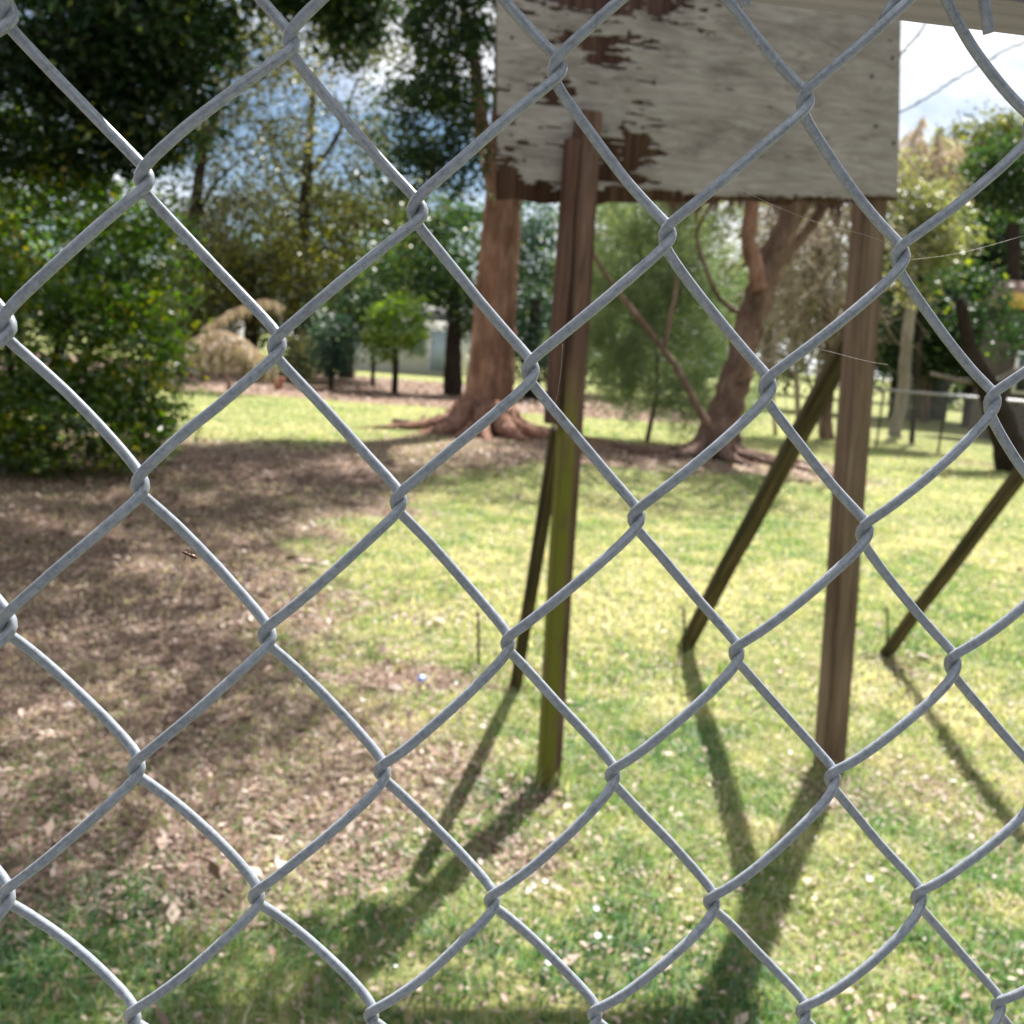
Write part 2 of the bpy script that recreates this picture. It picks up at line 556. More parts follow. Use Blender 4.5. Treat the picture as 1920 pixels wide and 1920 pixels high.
# ------------------------------------------------------------------ ground
def litter(x, y):
    """1 where the turf has worn to soil and dead leaves"""
    x = np.asarray(x, float); y = np.asarray(y, float)
    f = np.interp(y, [1.6, 2.05, 2.3, 2.6, 3.1, 4.0, 5.0, 6.5, 9.0, 11, 12.5], [-2.6, -1.3, -.55, -.32, -.2, -.5, -.8, -1.2, -1.4, -1.1, -1.0])
    wob = (fbm(x, y, .9, 3) - .5) * 1.5 + (fbm(x, y, 3.5, 9) - .5) * .5
    m = sstep(-.6, .6, (f - x) + wob * 1.25) * sstep(14.0, 12.0, y) * .95
    yb = np.interp(x, [-3.5, -1.2, .4, 2], [9.8, 10.4, 13.0, 13.6])
    band = sstep(yb - .6, yb + 1.2, y + wob) * sstep(np.interp(x, [-2.6, -1.4], [14.9, 18.6]), np.interp(x, [-2.6, -1.4], [13.2, 17.0]), y + wob * .5) * sstep(5.8, 4.6, x) * np.interp(x, [-2.5, -1.0, 1.0], [.62, .60, .78])
    m = np.maximum(m, band)
    m = np.maximum(m, .95 * sstep(23.6, 24.6, y + .6 * wob - .12 * (x + 4)) * sstep(42, 40, y) * sstep(6.0, 4.0, x))
    for (cx, cy, r, a) in [(.12, 3.25, .24, .8), (1.28, 3.5, .30, .6), (-.42, 4.3, .42, .75), (.1, 2.85, .28, .6), (.0, 4.35, .2, .5),
                           (2.05, 5.2, .25, .5), (1.55, 3.55, .35, .45), (1.75, 3.2, .4, .4), (8.8, 19.5, 1.2, .5)]:
        d = np.hypot(x - cx, (y - cy)) + wob * .12
        m = np.maximum(m, a * sstep(r, r * .35, d))
    return np.clip(m, 0, 1)


def gheight(x, y):
    near = sstep(60, 20, np.hypot(x, y))
    return (.022 * (fbm(x, y, 2.2, 21) - .5) + .05 * (fbm(x, y, .35, 5) - .5)) * near

gx = np.concatenate([[-900, -400, -180, -90, -50, -30, -20, -15, -12, -10], np.arange(-9, 10.01, .09), [11, 13, 16, 20, 27, 40, 70, 150, 400, 900]])
gy = np.concatenate([[-300, -60, -15, -5, -2, 0, .8], np.arange(1.3, 9, .07), np.arange(9, 30, .16), np.arange(30, 60, 1.0), [65, 75, 95, 130, 200, 350, 700, 1500]])
GX, GY = np.meshgrid(gx, gy)
GZ = gheight(GX, GY)
nX, nY = len(gx), len(gy)
ii = (np.arange(nY - 1)[:, None] * nX + np.arange(nX - 1)[None, :])
Fg = np.stack([ii, ii + 1, ii + nX + 1, ii + nX], -1).reshape(-1, 4)
ground = add('ground', make_mesh('ground', np.stack([GX, GY, GZ], -1).reshape(-1, 3), Fg, M_ground, litter(GX, GY).ravel(), True))
tag(ground, kind='structure')


# unseen grey paving added near the camera, dulling green bounce onto the wires
_u = np.array([.990134, .140122]); _n = np.array([-.140122, .990134]); _c = np.array([-.14, .2])
_pv = [(*(_c + _u * a + _n * b), .05) for a, b in ((-30, -9), (30, -9), (30, 0), (-30, 0))]
tag(add('unseen_pavement', make_mesh('unseen_pavement', _pv, [(0, 1, 2, 3)], plain('grey_paving', (.115, .118, .125), .9, 0, .25, 6))), kind='structure')


def blades(n, yr, hw, hl, width, seed, keep):
    """grass blades between two distances, thinned where the litter lies"""
    g = np.random.default_rng(seed)
    y = yr[0] + (yr[1] - yr[0]) * g.random(n) ** .85
    x = (g.random(n) * 2 - 1) * (.56 * y + .35) + .02 * y
    m = litter(x, y)
    patch = fbm(x, y, 1.6, 40)
    k = g.random(n) < np.clip(1.05 - m * keep, .03, 1) * np.clip(-.25 + 1.9 * patch + .8 * (fbm(x, y, 7, 48, 2) - .5), 0.08, 1)
    x, y, m, patch = x[k], y[k], m[k], patch[k]
    n = len(x)
    z = gheight(x, y) - .003
    h = hw * (.5 + g.random(n)) * (1 - .35 * m)
    ang = g.random(n) * 2 * np.pi
    lean = hl * g.random(n) * h * 1.6
    dx, dy = np.cos(ang), np.sin(ang)
    wa = g.random(n) * np.pi
    wx, wy = np.cos(wa) * width * (.6 + .8 * g.random(n)), np.sin(wa) * width * (.6 + .8 * g.random(n))
    b = np.stack([x, y, z], -1)
    mid = b + np.stack([dx * lean * .3, dy * lean * .3, h * .6], -1)
    tip = b + np.stack([dx * lean, dy * lean, h * (1 - .4 * lean / (h * 1.6 + 1e-6))], -1)
    w = np.stack([wx, wy, 0 * wx], -1)
    V = np.stack([b - w * .5, b + w * .5, mid + w * .4, tip, mid - w * .4], 1)
    i = np.arange(n)[:, None] * 5
    F = np.concatenate([i + np.array([[0, 1, 2, 4]]), i + np.array([[4, 2, 3, 3]])])
    # green where it grows thick, straw elsewhere; greener at the near end, yellower beyond
    t = .455 + 1.05 * (fbm(x, y, .9, 60) - .5) + .9 * (fbm(x, y, 5.5, 64, 2) - .5) + .30 * (g.random(n) - .5) + .12 * m + .35 * (g.random(n) < .22)
    t = t + .13 * sstep(2.3, 3.6, y) + .02 * sstep(11, 15, y) - .27 * sstep(3.0, 2.1, y)
    V = V.reshape(-1, 3)
    # second face of each blade is a triangle: write the two kinds separately
    return V, i, np.repeat(np.clip(t, 0, 1), 5), n


def blade_obj(name, parts):
    Vs, Q, Tt, T, off = [], [], [], [], 0
    for V, i, t, n in parts:
        Vs.append(V); T.append(t)
        Q.append(i + off + np.array([[0, 1, 2, 4]])); Tt.append(i + off + np.array([[4, 2, 3]]))
        off += len(V)
    V = np.concatenate(Vs).astype(np.float32); Q = np.concatenate(Q); Tt = np.concatenate(Tt)
    me = bpy.data.meshes.new(name)
    me.vertices.add(len(V)); me.vertices.foreach_set('co', V.ravel())
    li = np.concatenate([Q.ravel(), Tt.ravel()]).astype(np.int32)
    me.loops.add(len(li)); me.loops.foreach_set('vertex_index', li)
    me.polygons.add(len(Q) + len(Tt))
    me.polygons.foreach_set('loop_start', np.concatenate([np.arange(len(Q)) * 4, len(Q) * 4 + np.arange(len(Tt)) * 3]).astype(np.int32))
    me.polygons.foreach_set('loop_total', np.concatenate([np.full(len(Q), 4), np.full(len(Tt), 3)]).astype(np.int32))
    me.update(calc_edges=True)
    a = me.attributes.new('tint', 'FLOAT', 'POINT'); a.data.foreach_set('value', np.concatenate(T).astype(np.float32))
    me.materials.append(M_blade)
    return add(name, me)



TUFTS = [(.20, 3.33), (1.25, 3.62), (.07, 4.33), (.95, 5.19), (2.05, 5.32), (-.10, 4.58), (.93, 5.06), (2.16, 5.63)]
def tuft_blades(seed):
    g = np.random.default_rng(seed)
    P = np.concatenate([np.array(p) + g.normal(0, 1, (n_, 2)) * [.06, .05] for p, n_ in zip(TUFTS, (70, 70, 50, 50, 50, 24, 24, 24))])
    n = len(P); z = gheight(P[:, 0], P[:, 1]) - .003
    h = .045 + .06 * g.random(n); a = g.random(n) * 6.28; ln = h * (.2 + .6 * g.random(n)); w = g.random(n) * 6.28
    b = np.stack([P[:, 0], P[:, 1], z], -1); d = np.stack([np.cos(a), np.sin(a), 0 * a], -1)
    wv = np.stack([np.cos(w), np.sin(w), 0 * w], -1) * .006
    up = np.array([0, 0, 1.0])
    mid = b + d * (ln * .3)[:, None] + up * (h * .6)[:, None]; tip = b + d * ln[:, None] + up * (h * .95)[:, None]
    V = np.stack([b - wv * .5, b + wv * .5, mid + wv * .4, tip, mid - wv * .4], 1).reshape(-1, 3)
    return V, np.arange(n)[:, None] * 5, np.repeat(np.clip(.15 + .7 * g.random(n), 0, 1), 5), n


def leafquads(C, D, S, Nn, length, width, tint, cup=.12):
    """leaf-shaped quads: base C, direction D, side S"""
    L_ = length[:, None]; W = width[:, None]
    a = C; b = C + D * L_ * .45 + S * W * .5 + Nn * W * cup
    c = C + D * L_; d = C + D * L_ * .45 - S * W * .5 + Nn * W * cup
    V = np.stack([a, b, c, d], 1).reshape(-1, 3)
    F = np.arange(len(C))[:, None] * 4 + np.array([[0, 1, 2, 3]])
    return V, F, np.repeat(tint, 4)


grass = blade_obj('grass', [blades(150000, (1.6, 4.2), .038, 1.0, .0045, 1, .84), blades(110000, (4.0, 10), .042, 1.0, .008, 2, .82),
                            blades(60000, (9.5, 26), .05, 1.0, .018, 3, .95), tuft_blades(4)])
tag(grass, 'short patchy lawn grass between the fence and the trees', 'grass', kind='stuff')


def litter_field(n, yr, size, seed, grassy):
    g = np.random.default_rng(seed)
    y = yr[0] + (yr[1] - yr[0]) * g.random(n) ** .9
    x = (g.random(n) * 2 - 1) * (.56 * y + .35)
    m = litter(x, y)
    k = g.random(n) < np.clip(m * .95 + grassy, 0, 1)
    x, y, m = x[k], y[k], m[k]
    n = len(x)
    C = np.stack([x, y, gheight(x, y) + .004 + (.012 + .016 * (m < .4)) * g.random(n)], -1)
    a = g.random(n) * 2 * np.pi
    D = np.stack([np.cos(a), np.sin(a), .35 * g.standard_normal(n)], -1); D /= np.linalg.norm(D, axis=1)[:, None]
    up = np.stack([.35 * g.standard_normal(n), .35 * g.standard_normal(n), np.ones(n)], -1)
    S = np.cross(D, up); S /= np.linalg.norm(S, axis=1)[:, None]
    Nn = np.cross(S, D)
    le = size * (.4 + 1.1 * g.random(n)); wi = le * (.2 + .4 * g.random(n))
    t = np.clip(.25 + .75 * g.random(n) ** 1.3 + .2 * (1 - m), 0, 1)
    return leafquads(C, D, S, Nn, le, wi, t, .2)

gl = Geo()
for args in ((5000, (1.6, 6), .05, 21, .03), (5000, (5, 12), .07, 22, .03), (95000, (1.6, 5), .020, 11, .16), (70000, (4.5, 11), .032, 12, .12), (26000, (10, 19), .07, 13, .02), (16000, (24, 41), .14, 14, 0)):
    V, F, t = litter_field(*args)
    gl.put(V, F, t)
lo = add('leaf_litter', gl.mesh('leaf_litter', M_litter))
tag(lo, 'brown dead leaves and bark bits strewn over the worn turf', 'leaf litter', kind='stuff')

# ------------------------------------------------------------------ chain link fence
FU = np.array([0.990134, 0.140122, 0.0]); FN = np.array([-0.140122, 0.990134, 0.0]); FZ = np.array([0.0, 0.0, 1.0])
FT = np.array([-0.14000876, 0.27992806, 1.52753404])
PW, PH = .036, .041138                       # half mesh width and height
meas = {0: [(.7, -2.1), (.2, -.7), (.7, .5), (1.5, 0)], 1: [(-.8, 1.4), (.4, .1), (.2, -.1), (.4, .4)],
        2: [(.1, .7), (-.2, 1.), (-.3, -.1), (-.4, .3), (.4, 1.1)], 3: [(-.5, .9), (-.1, 0), (-.9, -.6), (-.2, -.5)],
        4: [(0, .1), (-.1, -.3), (-.7, .2), (-.9, .2), (-.2, -.4)], 5: [(-.1, -.7), (-.4, -.5), (-.4, -.1), (-.2, .7)],
        6: [(-.2, -.7), (-.2, -.4), (.1, -1.4), (.3, -1.8), (-.3, .2)], 7: [(.2, .9), (.6, .3), (.9, 0), (.5, .2), (-.9, 1.7)]}


def node(i, m):
    k = (m - (i % 2)) // 2
    if i in meas and 0 <= k < len(meas[i]): du, dz = meas[i][k]
    else:
        q = np.random.default_rng(1000 + i * 97 + (m + 500) * 13)
        du, dz = q.normal(0, .5), q.normal(0, .6)
    return np.array([m * PW + du * .001, -i * PH + dz * .001])

DEPTH, EB, GB, RW = .0060, .0018, .0013, .00156
LAST = 36


def wire_path(w, ns=22):
    pts = []
    rows = list(range(-1, LAST + 1))
    P = []
    for i in rows:
        left = (i + w) % 2 == 0
        p = node(i, w if left else w + 1)
        P.append((np.array([p[0] + (-EB if left else EB), p[1]]), left))
    # knuckled top end: the wire is bent over its neighbour and back down
    p, left = P[0]
    s = -1.0 if left else 1.0
    top = [(p[0] + s * .0145, p[1] - .0192, -.0030), (p[0] + s * .0118, p[1] - .0130, -.0042), (p[0] + s * .0090, p[1] - .0055, -.0048),
           (p[0] + s * .0058, p[1] + .0028, -.0048), (p[0] + s * .0015, p[1] + .0062, -.003 if left else -.0046)]
    TP = np.array(top)
    TP = curve(TP, 24)
    for q in TP: pts.append(q)
    for j in range(len(rows) - 1):
        a, la = P[j]; b, lb = P[j + 1]
        side = -1.0 if not la else 1.0          # from a right bend down to a left bend runs in front
        for s in np.linspace(0, 1, ns, endpoint=False):
            d = side * DEPTH * math.sin(math.pi * s) ** .5
            u = a[0] + (b[0] - a[0]) * s
            z = (a[1] - GB) + ((b[1] + GB) - (a[1] - GB)) * s
            pts.append((u, z, d))
        pts.append((b[0], b[1] + GB, 0.0)); pts.append((b[0], b[1], 0.0))
    Q = np.array(pts)
    # spread the bends a little, as drawn wire does
    ker = np.exp(-.5 * (np.arange(-5, 6) / 1.35) ** 2); ker /= ker.sum()
    pad = np.vstack([np.repeat(Q[:1], 5, 0), Q, np.repeat(Q[-1:], 5, 0)])
    S = np.stack([np.convolve(pad[:, c], ker, 'valid') for c in range(3)], -1)
    S[0] = Q[0]
    return S

near_fence = empty('chain_link_fence', FT * [1, 1, 0], 'galvanised chain link fence with a grey timber top rail filling the foreground', 'fence')
for w in range(-26, 36):
    close = -3 <= w <= 10
    S = wire_path(w, 22 if close else 8)
    if not close and len(S) > 0: S = S[::1]
    if close:
        q = np.random.default_rng(300 + w)
        kk_ = np.linspace(0, 1, len(S)); wob_ = np.interp(kk_, np.linspace(0, 1, len(S) // 9), q.normal(0, 1, len(S) // 9))
        wob2 = np.interp(kk_, np.linspace(0, 1, len(S) // 7), q.normal(0, 1, len(S) // 7))
        S = S + np.stack([wob_ * .00022, wob2 * .00022, 0 * wob_], -1)
    Wd = FT + S[:, :1] * FU + S[:, 1:2] * FZ + S[:, 2:3] * FN
    V, F = tube(Wd, RW, 12 if close else 6)
    add('mesh_wire', make_mesh('mesh_wire', V, F, M_zinc, None, True), near_fence)


def bevel_box(name, L_, W, H, mat, bev=.004, seg=2, wob=0.0, nlen=10):
    """long timber centred on the origin, long axis x, slightly uneven"""
    import bmesh
    bm = bmesh.new()
    bmesh.ops.create_cube(bm, size=1)
    for v in bm.verts: v.co = (v.co.x * L_, v.co.y * W, v.co.z * H)
    if nlen > 1:
        ed = [e for e in bm.edges if abs(e.verts[0].co.x - e.verts[1].co.x) > L_ * .5]
        bmesh.ops.subdivide_edges(bm, edges=ed, cuts=nlen)
    if bev:
        be = [e for e in bm.edges if len(e.link_faces) == 2 and e.calc_face_angle(0) > 1.0]
        bmesh.ops.bevel(bm, geom=be, offset=bev, segments=seg, affect='EDGES')
    if wob:
        for v in bm.verts:
            q = v.co.x * 6.0
            v.co.y += wob * math.sin(q * 1.3 + 1); v.co.z += wob * math.sin(q * .8)
    me = bpy.data.meshes.new(name)
    bm.to_mesh(me); bm.free()
    for p in me.polygons: p.use_smooth = False
    me.materials.append(mat)
    return me


def timber(name, a, b, w, d, mat, parent, face=(0, -1, 0), bev=.004, wob=0.0):
    """timber from a to b (grain along its own z), width w across, depth d toward 'face'"""
    a = np.asarray(a, float); b = np.asarray(b, float)
    ln = np.linalg.norm(b - a)
    z = (b - a) / ln
    f = np.asarray(face, float); f = f - z * np.dot(f, z); f /= np.linalg.norm(f)
    x = np.cross(z, -f)
    me = bevel_box(name, ln, d, w, mat, bev, 2, wob, max(2, int(ln / .1)))
    # box long axis x -> z ; its y -> depth ; its z -> width
    R3 = Matrix(((0, 0, 1), (0, 1, 0), (-1, 0, 0)))
    me.transform(R3.to_4x4())
    me.transform(Matrix.Translation((0, 0, ln / 2)))
    o = bpy.data.objects.new(name, me); COL.objects.link(o)
    m = Matrix.Identity(4)
    y = np.cross(z, x)
    for r in range(3):
        m[r][0], m[r][1], m[r][2], m[r][3] = x[r], y[r], z[r], a[r]
    if parent is not None:
        o.parent = parent
        m = Matrix.Translation([-v for v in parent.matrix_basis.translation]) @ m
    o.matrix_basis = m
    return o

# rail just behind the mesh, posts at the ends (outside the picture)
rb = .0405 + 1.52753                                        # under edge of the rail
rc = FT + FN * .031 + FU * .18; rc[2] = rb + .019
me = bevel_box('top_rail', 2.5, .036, .040, M_rail, .004, 2, .0006, 30)
o = add('top_rail', me, near_fence, (0, 0, 0))
mm = Matrix.Identity(4)
for r in range(3): mm[r][0], mm[r][1], mm[r][2], mm[r][3] = FU[r], FN[r], FZ[r], rc[r]
o.matrix_basis = Matrix.Translation([-v for v in near_fence.matrix_basis.translation]) @ mm
for s in (-1.02, 1.42):
    c = FT + FU * s + FN * .062
    timber('fence_post', (c[0], c[1], -.1), (c[0], c[1], 1.6), .085, .022, M_rail, near_fence, -FN)

# ------------------------------------------------------------------ sign frame
SU = np.array([.967, .253, 0.0]); SN = np.array([.253, -.967, 0.0])     # along the posts, toward the fence
lb = grd(1034, 1472); rbp = grd(1560, 1456)
PWD = .070
sign = empty('timber_sign', (.72, 3.48, 0), 'weathered grey plywood sign panel on two braced timber posts, seen from behind', 'sign')
lp = lb + SN * -PWD / 2 + SU * 0.0
rp = rbp + SN * -PWD / 2
ltop = at(1098, 205, lp[1] - PWD / 2)
timber('post', (lp[0], lp[1], -.15), (lp[0] - .050, lp[1], ltop[2]), PWD, PWD, M_post_alga, sign, SN, .005, .001)
timber('post', (rp[0] + .030, rp[1] + .05, -.15), (rp[0] - .150, rp[1] + .03, 3.1), .088, .086, M_post, sign, SN, .005, .001)
# short plank nailed to the side of the near post
pz0 = at(1036, 795, lp[1] - .03); pz1 = at(1076, 260, lp[1] - .03)
timber('plank', (pz0[0] - .004, lp[1] - .022, pz0[2]), (pz1[0] - .004, lp[1] - .022, pz1[2]), .040, .052, M_plank, sign, SN, .003)
# braces
f1 = grd(965, 1288); f2 = grd(1286, 1213); f3 = grd(1662, 1228)
t1 = at(1046, 800, lp[1] + .10)
timber('brace', f1 + [0, 0, -.05], t1, .045, .045, M_brace, sign, SN, .008, .002)
t2 = at(1624, 580, rp[1] + .08)
timber('brace', f2 + [-.02, .02, -.05], t2, .078, .05, M_brace, sign, SN, .008, .002)
# panel: inner ply with a peeled grey face veneer
p0 = np.array([lp[0], lp[1] + PWD / 2 + .006, 2.0]) ; p1 = np.array([rp[0] - .05, rp[1] - PWD / 2 - .02, 2.0])
BU = p1 - p0; BU[2] = 0; BU /= np.linalg.norm(BU)
BN = np.array([BU[1], -BU[0], 0])
cBL = onplane(931, 373, p0, BN); cBR = onplane(1691, 379, p0, BN)
cTL = onplane(930, 0, p0, BN); cTR = onplane(1697, 44, p0, BN)
bu = lambda P: float(np.dot(P - p0, BU))
u0, u1 = bu(cBL), bu(cBR)
lean0 = (bu(cTL) - bu(cBL)) / (cTL[2] - cBL[2]); lean1 = (bu(cTR) - bu(cBR)) / (cTR[2] - cBR[2])
lean = lambda u, z: (lean0 + (lean1 - lean0) * (u - u0) / (u1 - u0)) * (z - zb0)
zb0, zb1 = cBL[2], cBR[2]
ZT = 3.18
g = Geo()
cuts = 60
us = np.linspace(u0, u1, cuts + 1)
jag = zb0 + (zb1 - zb0) * (us - u0) / (u1 - u0) + .034 * (fbm(us * 11, us * 0, 1, 3) - .5) - .006
Vc = []
for k in range(cuts + 1):
    for (zz, dd) in ((jag[k], 0), (ZT, 0), (ZT, .014), (jag[k], .014)):
        q = p0 + BU * (us[k] + lean(us[k], zz)) - BN * dd; Vc.append((q[0], q[1], zz))
Fc = []
for k in range(cuts):
    b = k * 4
    for e in range(4): Fc.append((b + e, b + 4 + e, b + 4 + (e + 1) % 4, b + (e + 1) % 4))
Fc += [(0, 1, 2, 3), (cuts * 4 + 3, cuts * 4 + 2, cuts * 4 + 1, cuts * 4)]


def panel_part(name, V, F, mat, loc, along):
    V = np.asarray(V) - loc
    Rz = np.array([[along[0], along[1], 0], [-along[1], along[0], 0], [0, 0, 1]])
    o = add(name, make_mesh(name, V @ Rz.T, F, mat), sign)
    m = Matrix.Identity(4)
    for r in range(3):
        for c in range(3): m[r][c] = Rz.T[r][c]
        m[r][3] = loc[r]
    o.matrix_basis = Matrix.Translation([-v for v in sign.matrix_basis.translation]) @ m
    return o

panel_part('panel', Vc, Fc, M_core, p0, BU)
# veneer cells: long thin splinters, missing where the face has peeled
nu, nz = 230, 300
eu = np.linspace(u0 + .001, u1 - .001, nu + 1); ez = np.linspace(zb0 + .002, ZT - .002, nz + 1)
CU, CZ = np.meshgrid((eu[1:] + eu[:-1]) / 2, (ez[1:] + ez[:-1]) / 2)


def uz(px, py):
    q = onplane(px, py, p0, BN)
    return bu(q) - lean(bu(q), q[2]), q[2]
streak = fbm(CU * 14, CZ * 90, 1, 70) - .5
fine = fbm(CU * 40, CZ * 200, 1, 77) - .5
hole = np.zeros_like(CU)
for (x0, y0, x1, y1) in [(1040, -40, 1250, 36), (1068, 62, 1165, 108), (1120, 262, 1212, 300), (1118, 300, 1190, 345), (1030, 150, 1066, 182),
                         (936, 300, 966, 376), (1155, 100, 1100, 118), (1178, 248, 1216, 285), (960, 18, 1000, 30), (1000, 355, 1060, 376), (1120, 350, 1260, 382), (1290, 366, 1380, 386)]:
    ua, za = uz(x0, y0); ub, zb = uz(x1, y1)
    cu, cz, ru, rz = (ua + ub) / 2, (za + zb) / 2, abs(ub - ua) / 2, abs(zb - za) / 2
    d = np.maximum(np.abs(CU - cu) / ru, np.abs(CZ - cz) / rz) / 1.8
    hole = np.maximum(hole, 1.35 - d)
zb = zb0 + (zb1 - zb0) * (CU - u0) / (u1 - u0)
edge = .006 + .065 * np.clip(fbm(CU * 5.5, CU * 0 + 3, 1, 5) - .42, 0, 1) * 2 * sstep(u1 - .55, u0 + .35, CU) + .012 * sstep(u0 + .12, u0, CU)
hole = np.maximum(hole, 1.0 - (CZ - zb - edge) / .02)
keep = (hole + streak * 1.5 + fine * .8) < .62
keep &= ~((fbm(CU * 6, CZ * 55, 1, 90) > .76) & (CU < u0 + .55))
jj, kk = np.nonzero(keep)
vid = np.arange((nu + 1) * (nz + 1)).reshape(nz + 1, nu + 1)
Fv = np.stack([vid[jj, kk], vid[jj, kk + 1], vid[jj + 1, kk + 1], vid[jj + 1, kk]], -1)
VU, VZ = np.meshgrid(eu, ez)
lift = .0035 + .004 * np.clip(fbm(VU * 6, VZ * 12, 1, 31) - .5, 0, 1)
jit = .0022 * (fbm(VU * 30, VZ * 60, 1, 55) - .5)
VV = p0 + (VU + lean(VU, VZ))[..., None] * BU + BN * lift[..., None]
VV[..., 2] = VZ + jit
VV = VV.reshape(-1, 3)
used, inv = np.unique(Fv, return_inverse=True)
vo = panel_part('veneer', VV[used], inv.reshape(-1, 4), M_veneer, p0, BU)
md = vo.modifiers.new('thickness', 'SOLIDIFY'); md.thickness = .0022; md.offset = -1

for px, py in ((1222, 75), (1227, 153), (1643, 236), (1635, 143), (1676, 268), (983, 301), (1180, 60), (1674, 108), (960, 70)):
    c = onplane(px, py, p0 + BN * .007, BN)
    g = Geo(); g.tube([c - BN * .006, c + BN * .0005, c + BN * .0012], [.0055, .0055, .003], 8)
    add('nail', g.mesh('nail', M_steel), sign)

# third braced post, just outside the frame: only its brace is seen
b3 = np.array([2.36, 3.93, 0.0])
bp = empty('braced_post', (b3[0], b3[1], 0), 'mossy timber brace leaning away to the right edge behind the lawn stake', 'brace')
timber('post', (b3[0], b3[1], -.15), (b3[0] - .05, b3[1], 2.6), PWD, PWD, M_post, bp, SN, .005)
q3 = at(1925, 872, b3[1] + .25)
d3 = (q3 - f3); t3 = f3 + d3 * ((b3[1] + .09 - f3[1]) / d3[1])
timber('brace', f3 + [-.02, .03, -.05], t3, .062, .05, M_brace, bp, SN, .008, .002)

# thin steel stakes beside the brace feet
for px, y0, y1, lab in ((897, 1250, 1148, 'thin dark steel stake alone on the turf left of the near post'),
                        (1283, 1235, 1142, 'thin dark steel stake at the foot of the middle brace'),
                        (1664, 1212, 1140, 'thin dark steel stake at the foot of the rightmost brace')):
    b = grd(px + 1, y0); t = at(px - 1, y1, b[1])
    s = Geo(); s.tube([b - b + [0, 0, -.05], (t - b) * .5 + [.001, 0, 0], t - b], .0065, 8)
    s.tube([(t - b) - [0, 0, .012], (t - b) + [0, 0, .001]], .009, 8)
    o = add('stake', s.mesh('stake', M_steel), None, b)
    tag(o, lab, 'stake', 'steel stakes beside the braces')

# ------------------------------------------------------------------ vegetation
def ell(px, py, Y, rx, ry, ratio=1.0):
    """crown mass seen at a pixel with pixel radii, at distance Y"""
    k = Y / FPX
    return at(px, py, Y), np.array([rx * k, rx * k * ratio, ry * k])


def foliage(clusters, size, seed, aspect=.5, droop=.25, tvar=.25, shell=.45, flat=0.0):
    """clusters: (centre, radii, clumps, leaves per clump, clump radius)"""
    g = np.random.default_rng(seed)
    C, T = [], []
    for (c, r, nc, nl, cr) in clusters:
        d = g.standard_normal((nc, 3)); d /= np.linalg.norm(d, axis=1)[:, None]
        rad = (shell + (1 - shell) * g.random(nc)) ** .6
        cc = c + d * rad[:, None] * r
        sz = cr * (.55 + .9 * g.random(nc))
        k = np.repeat(np.arange(nc), nl)
        p = g.standard_normal((len(k), 3)) * [.62, .62, .42]
        C.append(cc[k] + p * sz[k][:, None])
        T.append(np.clip(np.repeat(g.random(nc), nl) * (.55) + g.random(len(k)) * .5 - .02 + tvar * (g.random(len(k)) - .5), 0, 1))
    C = np.concatenate(C); T = np.concatenate(T)
    ok = C[:, 2] > .02
    C, T = C[ok], T[ok]
    n = len(C)
    D = g.standard_normal((n, 3)); D[:, 2] = D[:, 2] * .6 - droop
    D /= np.linalg.norm(D, axis=1)[:, None]
    up = g.standard_normal((n, 3)) * (.9 - flat) + [0, 0, .5 + flat]
    S = np.cross(D, up); S /= np.linalg.norm(S, axis=1)[:, None] + 1e-9
    Nn = np.cross(S, D)
    le = size * (.55 + .9 * g.random(n)); wi = le * aspect * (.7 + .6 * g.random(n))
    return leafquads(C, D, S, Nn, le, wi, T, .18)


def crown_obj(name, parent, clusters, size, mat, seed, **kw):
    V, F, t = foliage(clusters, size, seed, **kw)
    return add(name, make_mesh(name, V, F, mat, t), parent)


def limb_obj(name, parent, pts, rs, mat, sides=9, rough=.05, n=26):
    P = curve(pts, n)
    gg = Geo(); gg.tube(P, radii(rs, len(P)), sides, .5, rough)
    return add(name, gg.mesh(name, mat, True), parent)


def tree(name, label, cat, base, group=None):
    return empty(name, [base[0], base[1], 0], label, cat, group)


def px_path(pts, Y):
    out = []
    for p in pts:
        y = Y if len(p) == 2 else p[2]
        out.append(at(p[0], p[1], y))
    return out

# --- the big reddish tree in the middle
YB = 18.1
tb = grd(905, 812)
T1 = tree('paperbark_tree', 'large tree with a reddish peeling trunk and flared roots left of the near post', 'tree', tb)
Pc = curve([[tb[0], tb[1], -.25]] + px_path([(908, 780), (916, 720), (924, 620), (932, 500), (941, 380), (948, 250), (955, 60), (965, -200)], YB), 64)
rr = np.interp(Pc[:, 2], [-.3, 0, .25, .6, 1.1, 2, 3.2, 4.6, 6, 9], [.66, .58, .49, .42, .375, .35, .32, .27, .24, .18])
nS = 40
Tt, Aa, Bb = frames(Pc)
th = np.arange(nS) * 2 * np.pi / nS
flute = 1 + (.17 * np.exp(-np.clip(Pc[:, 2], 0, 9) / .5) + .06)[:, None] * (np.sin(5 * th + .6) + .6 * np.sin(8 * th + 2) + .3 * np.sin(13 * th))[None] + .035 * rng.standard_normal((len(Pc), nS))
Vt = (Pc[:, None] + (rr[:, None] * flute)[..., None] * (np.cos(th)[None, :, None] * Aa[:, None] + np.sin(th)[None, :, None] * Bb[:, None])).reshape(-1, 3)
i_ = np.arange(len(Pc) - 1)[:, None] * nS; j_ = np.arange(nS)[None]
Ft = np.stack([i_ + j_, i_ + (j_ + 1) % nS, i_ + nS + (j_ + 1) % nS, i_ + nS + j_], -1).reshape(-1, 4)
add('trunk', make_mesh('trunk', Vt, Ft, M_paperbark, None, True), T1)
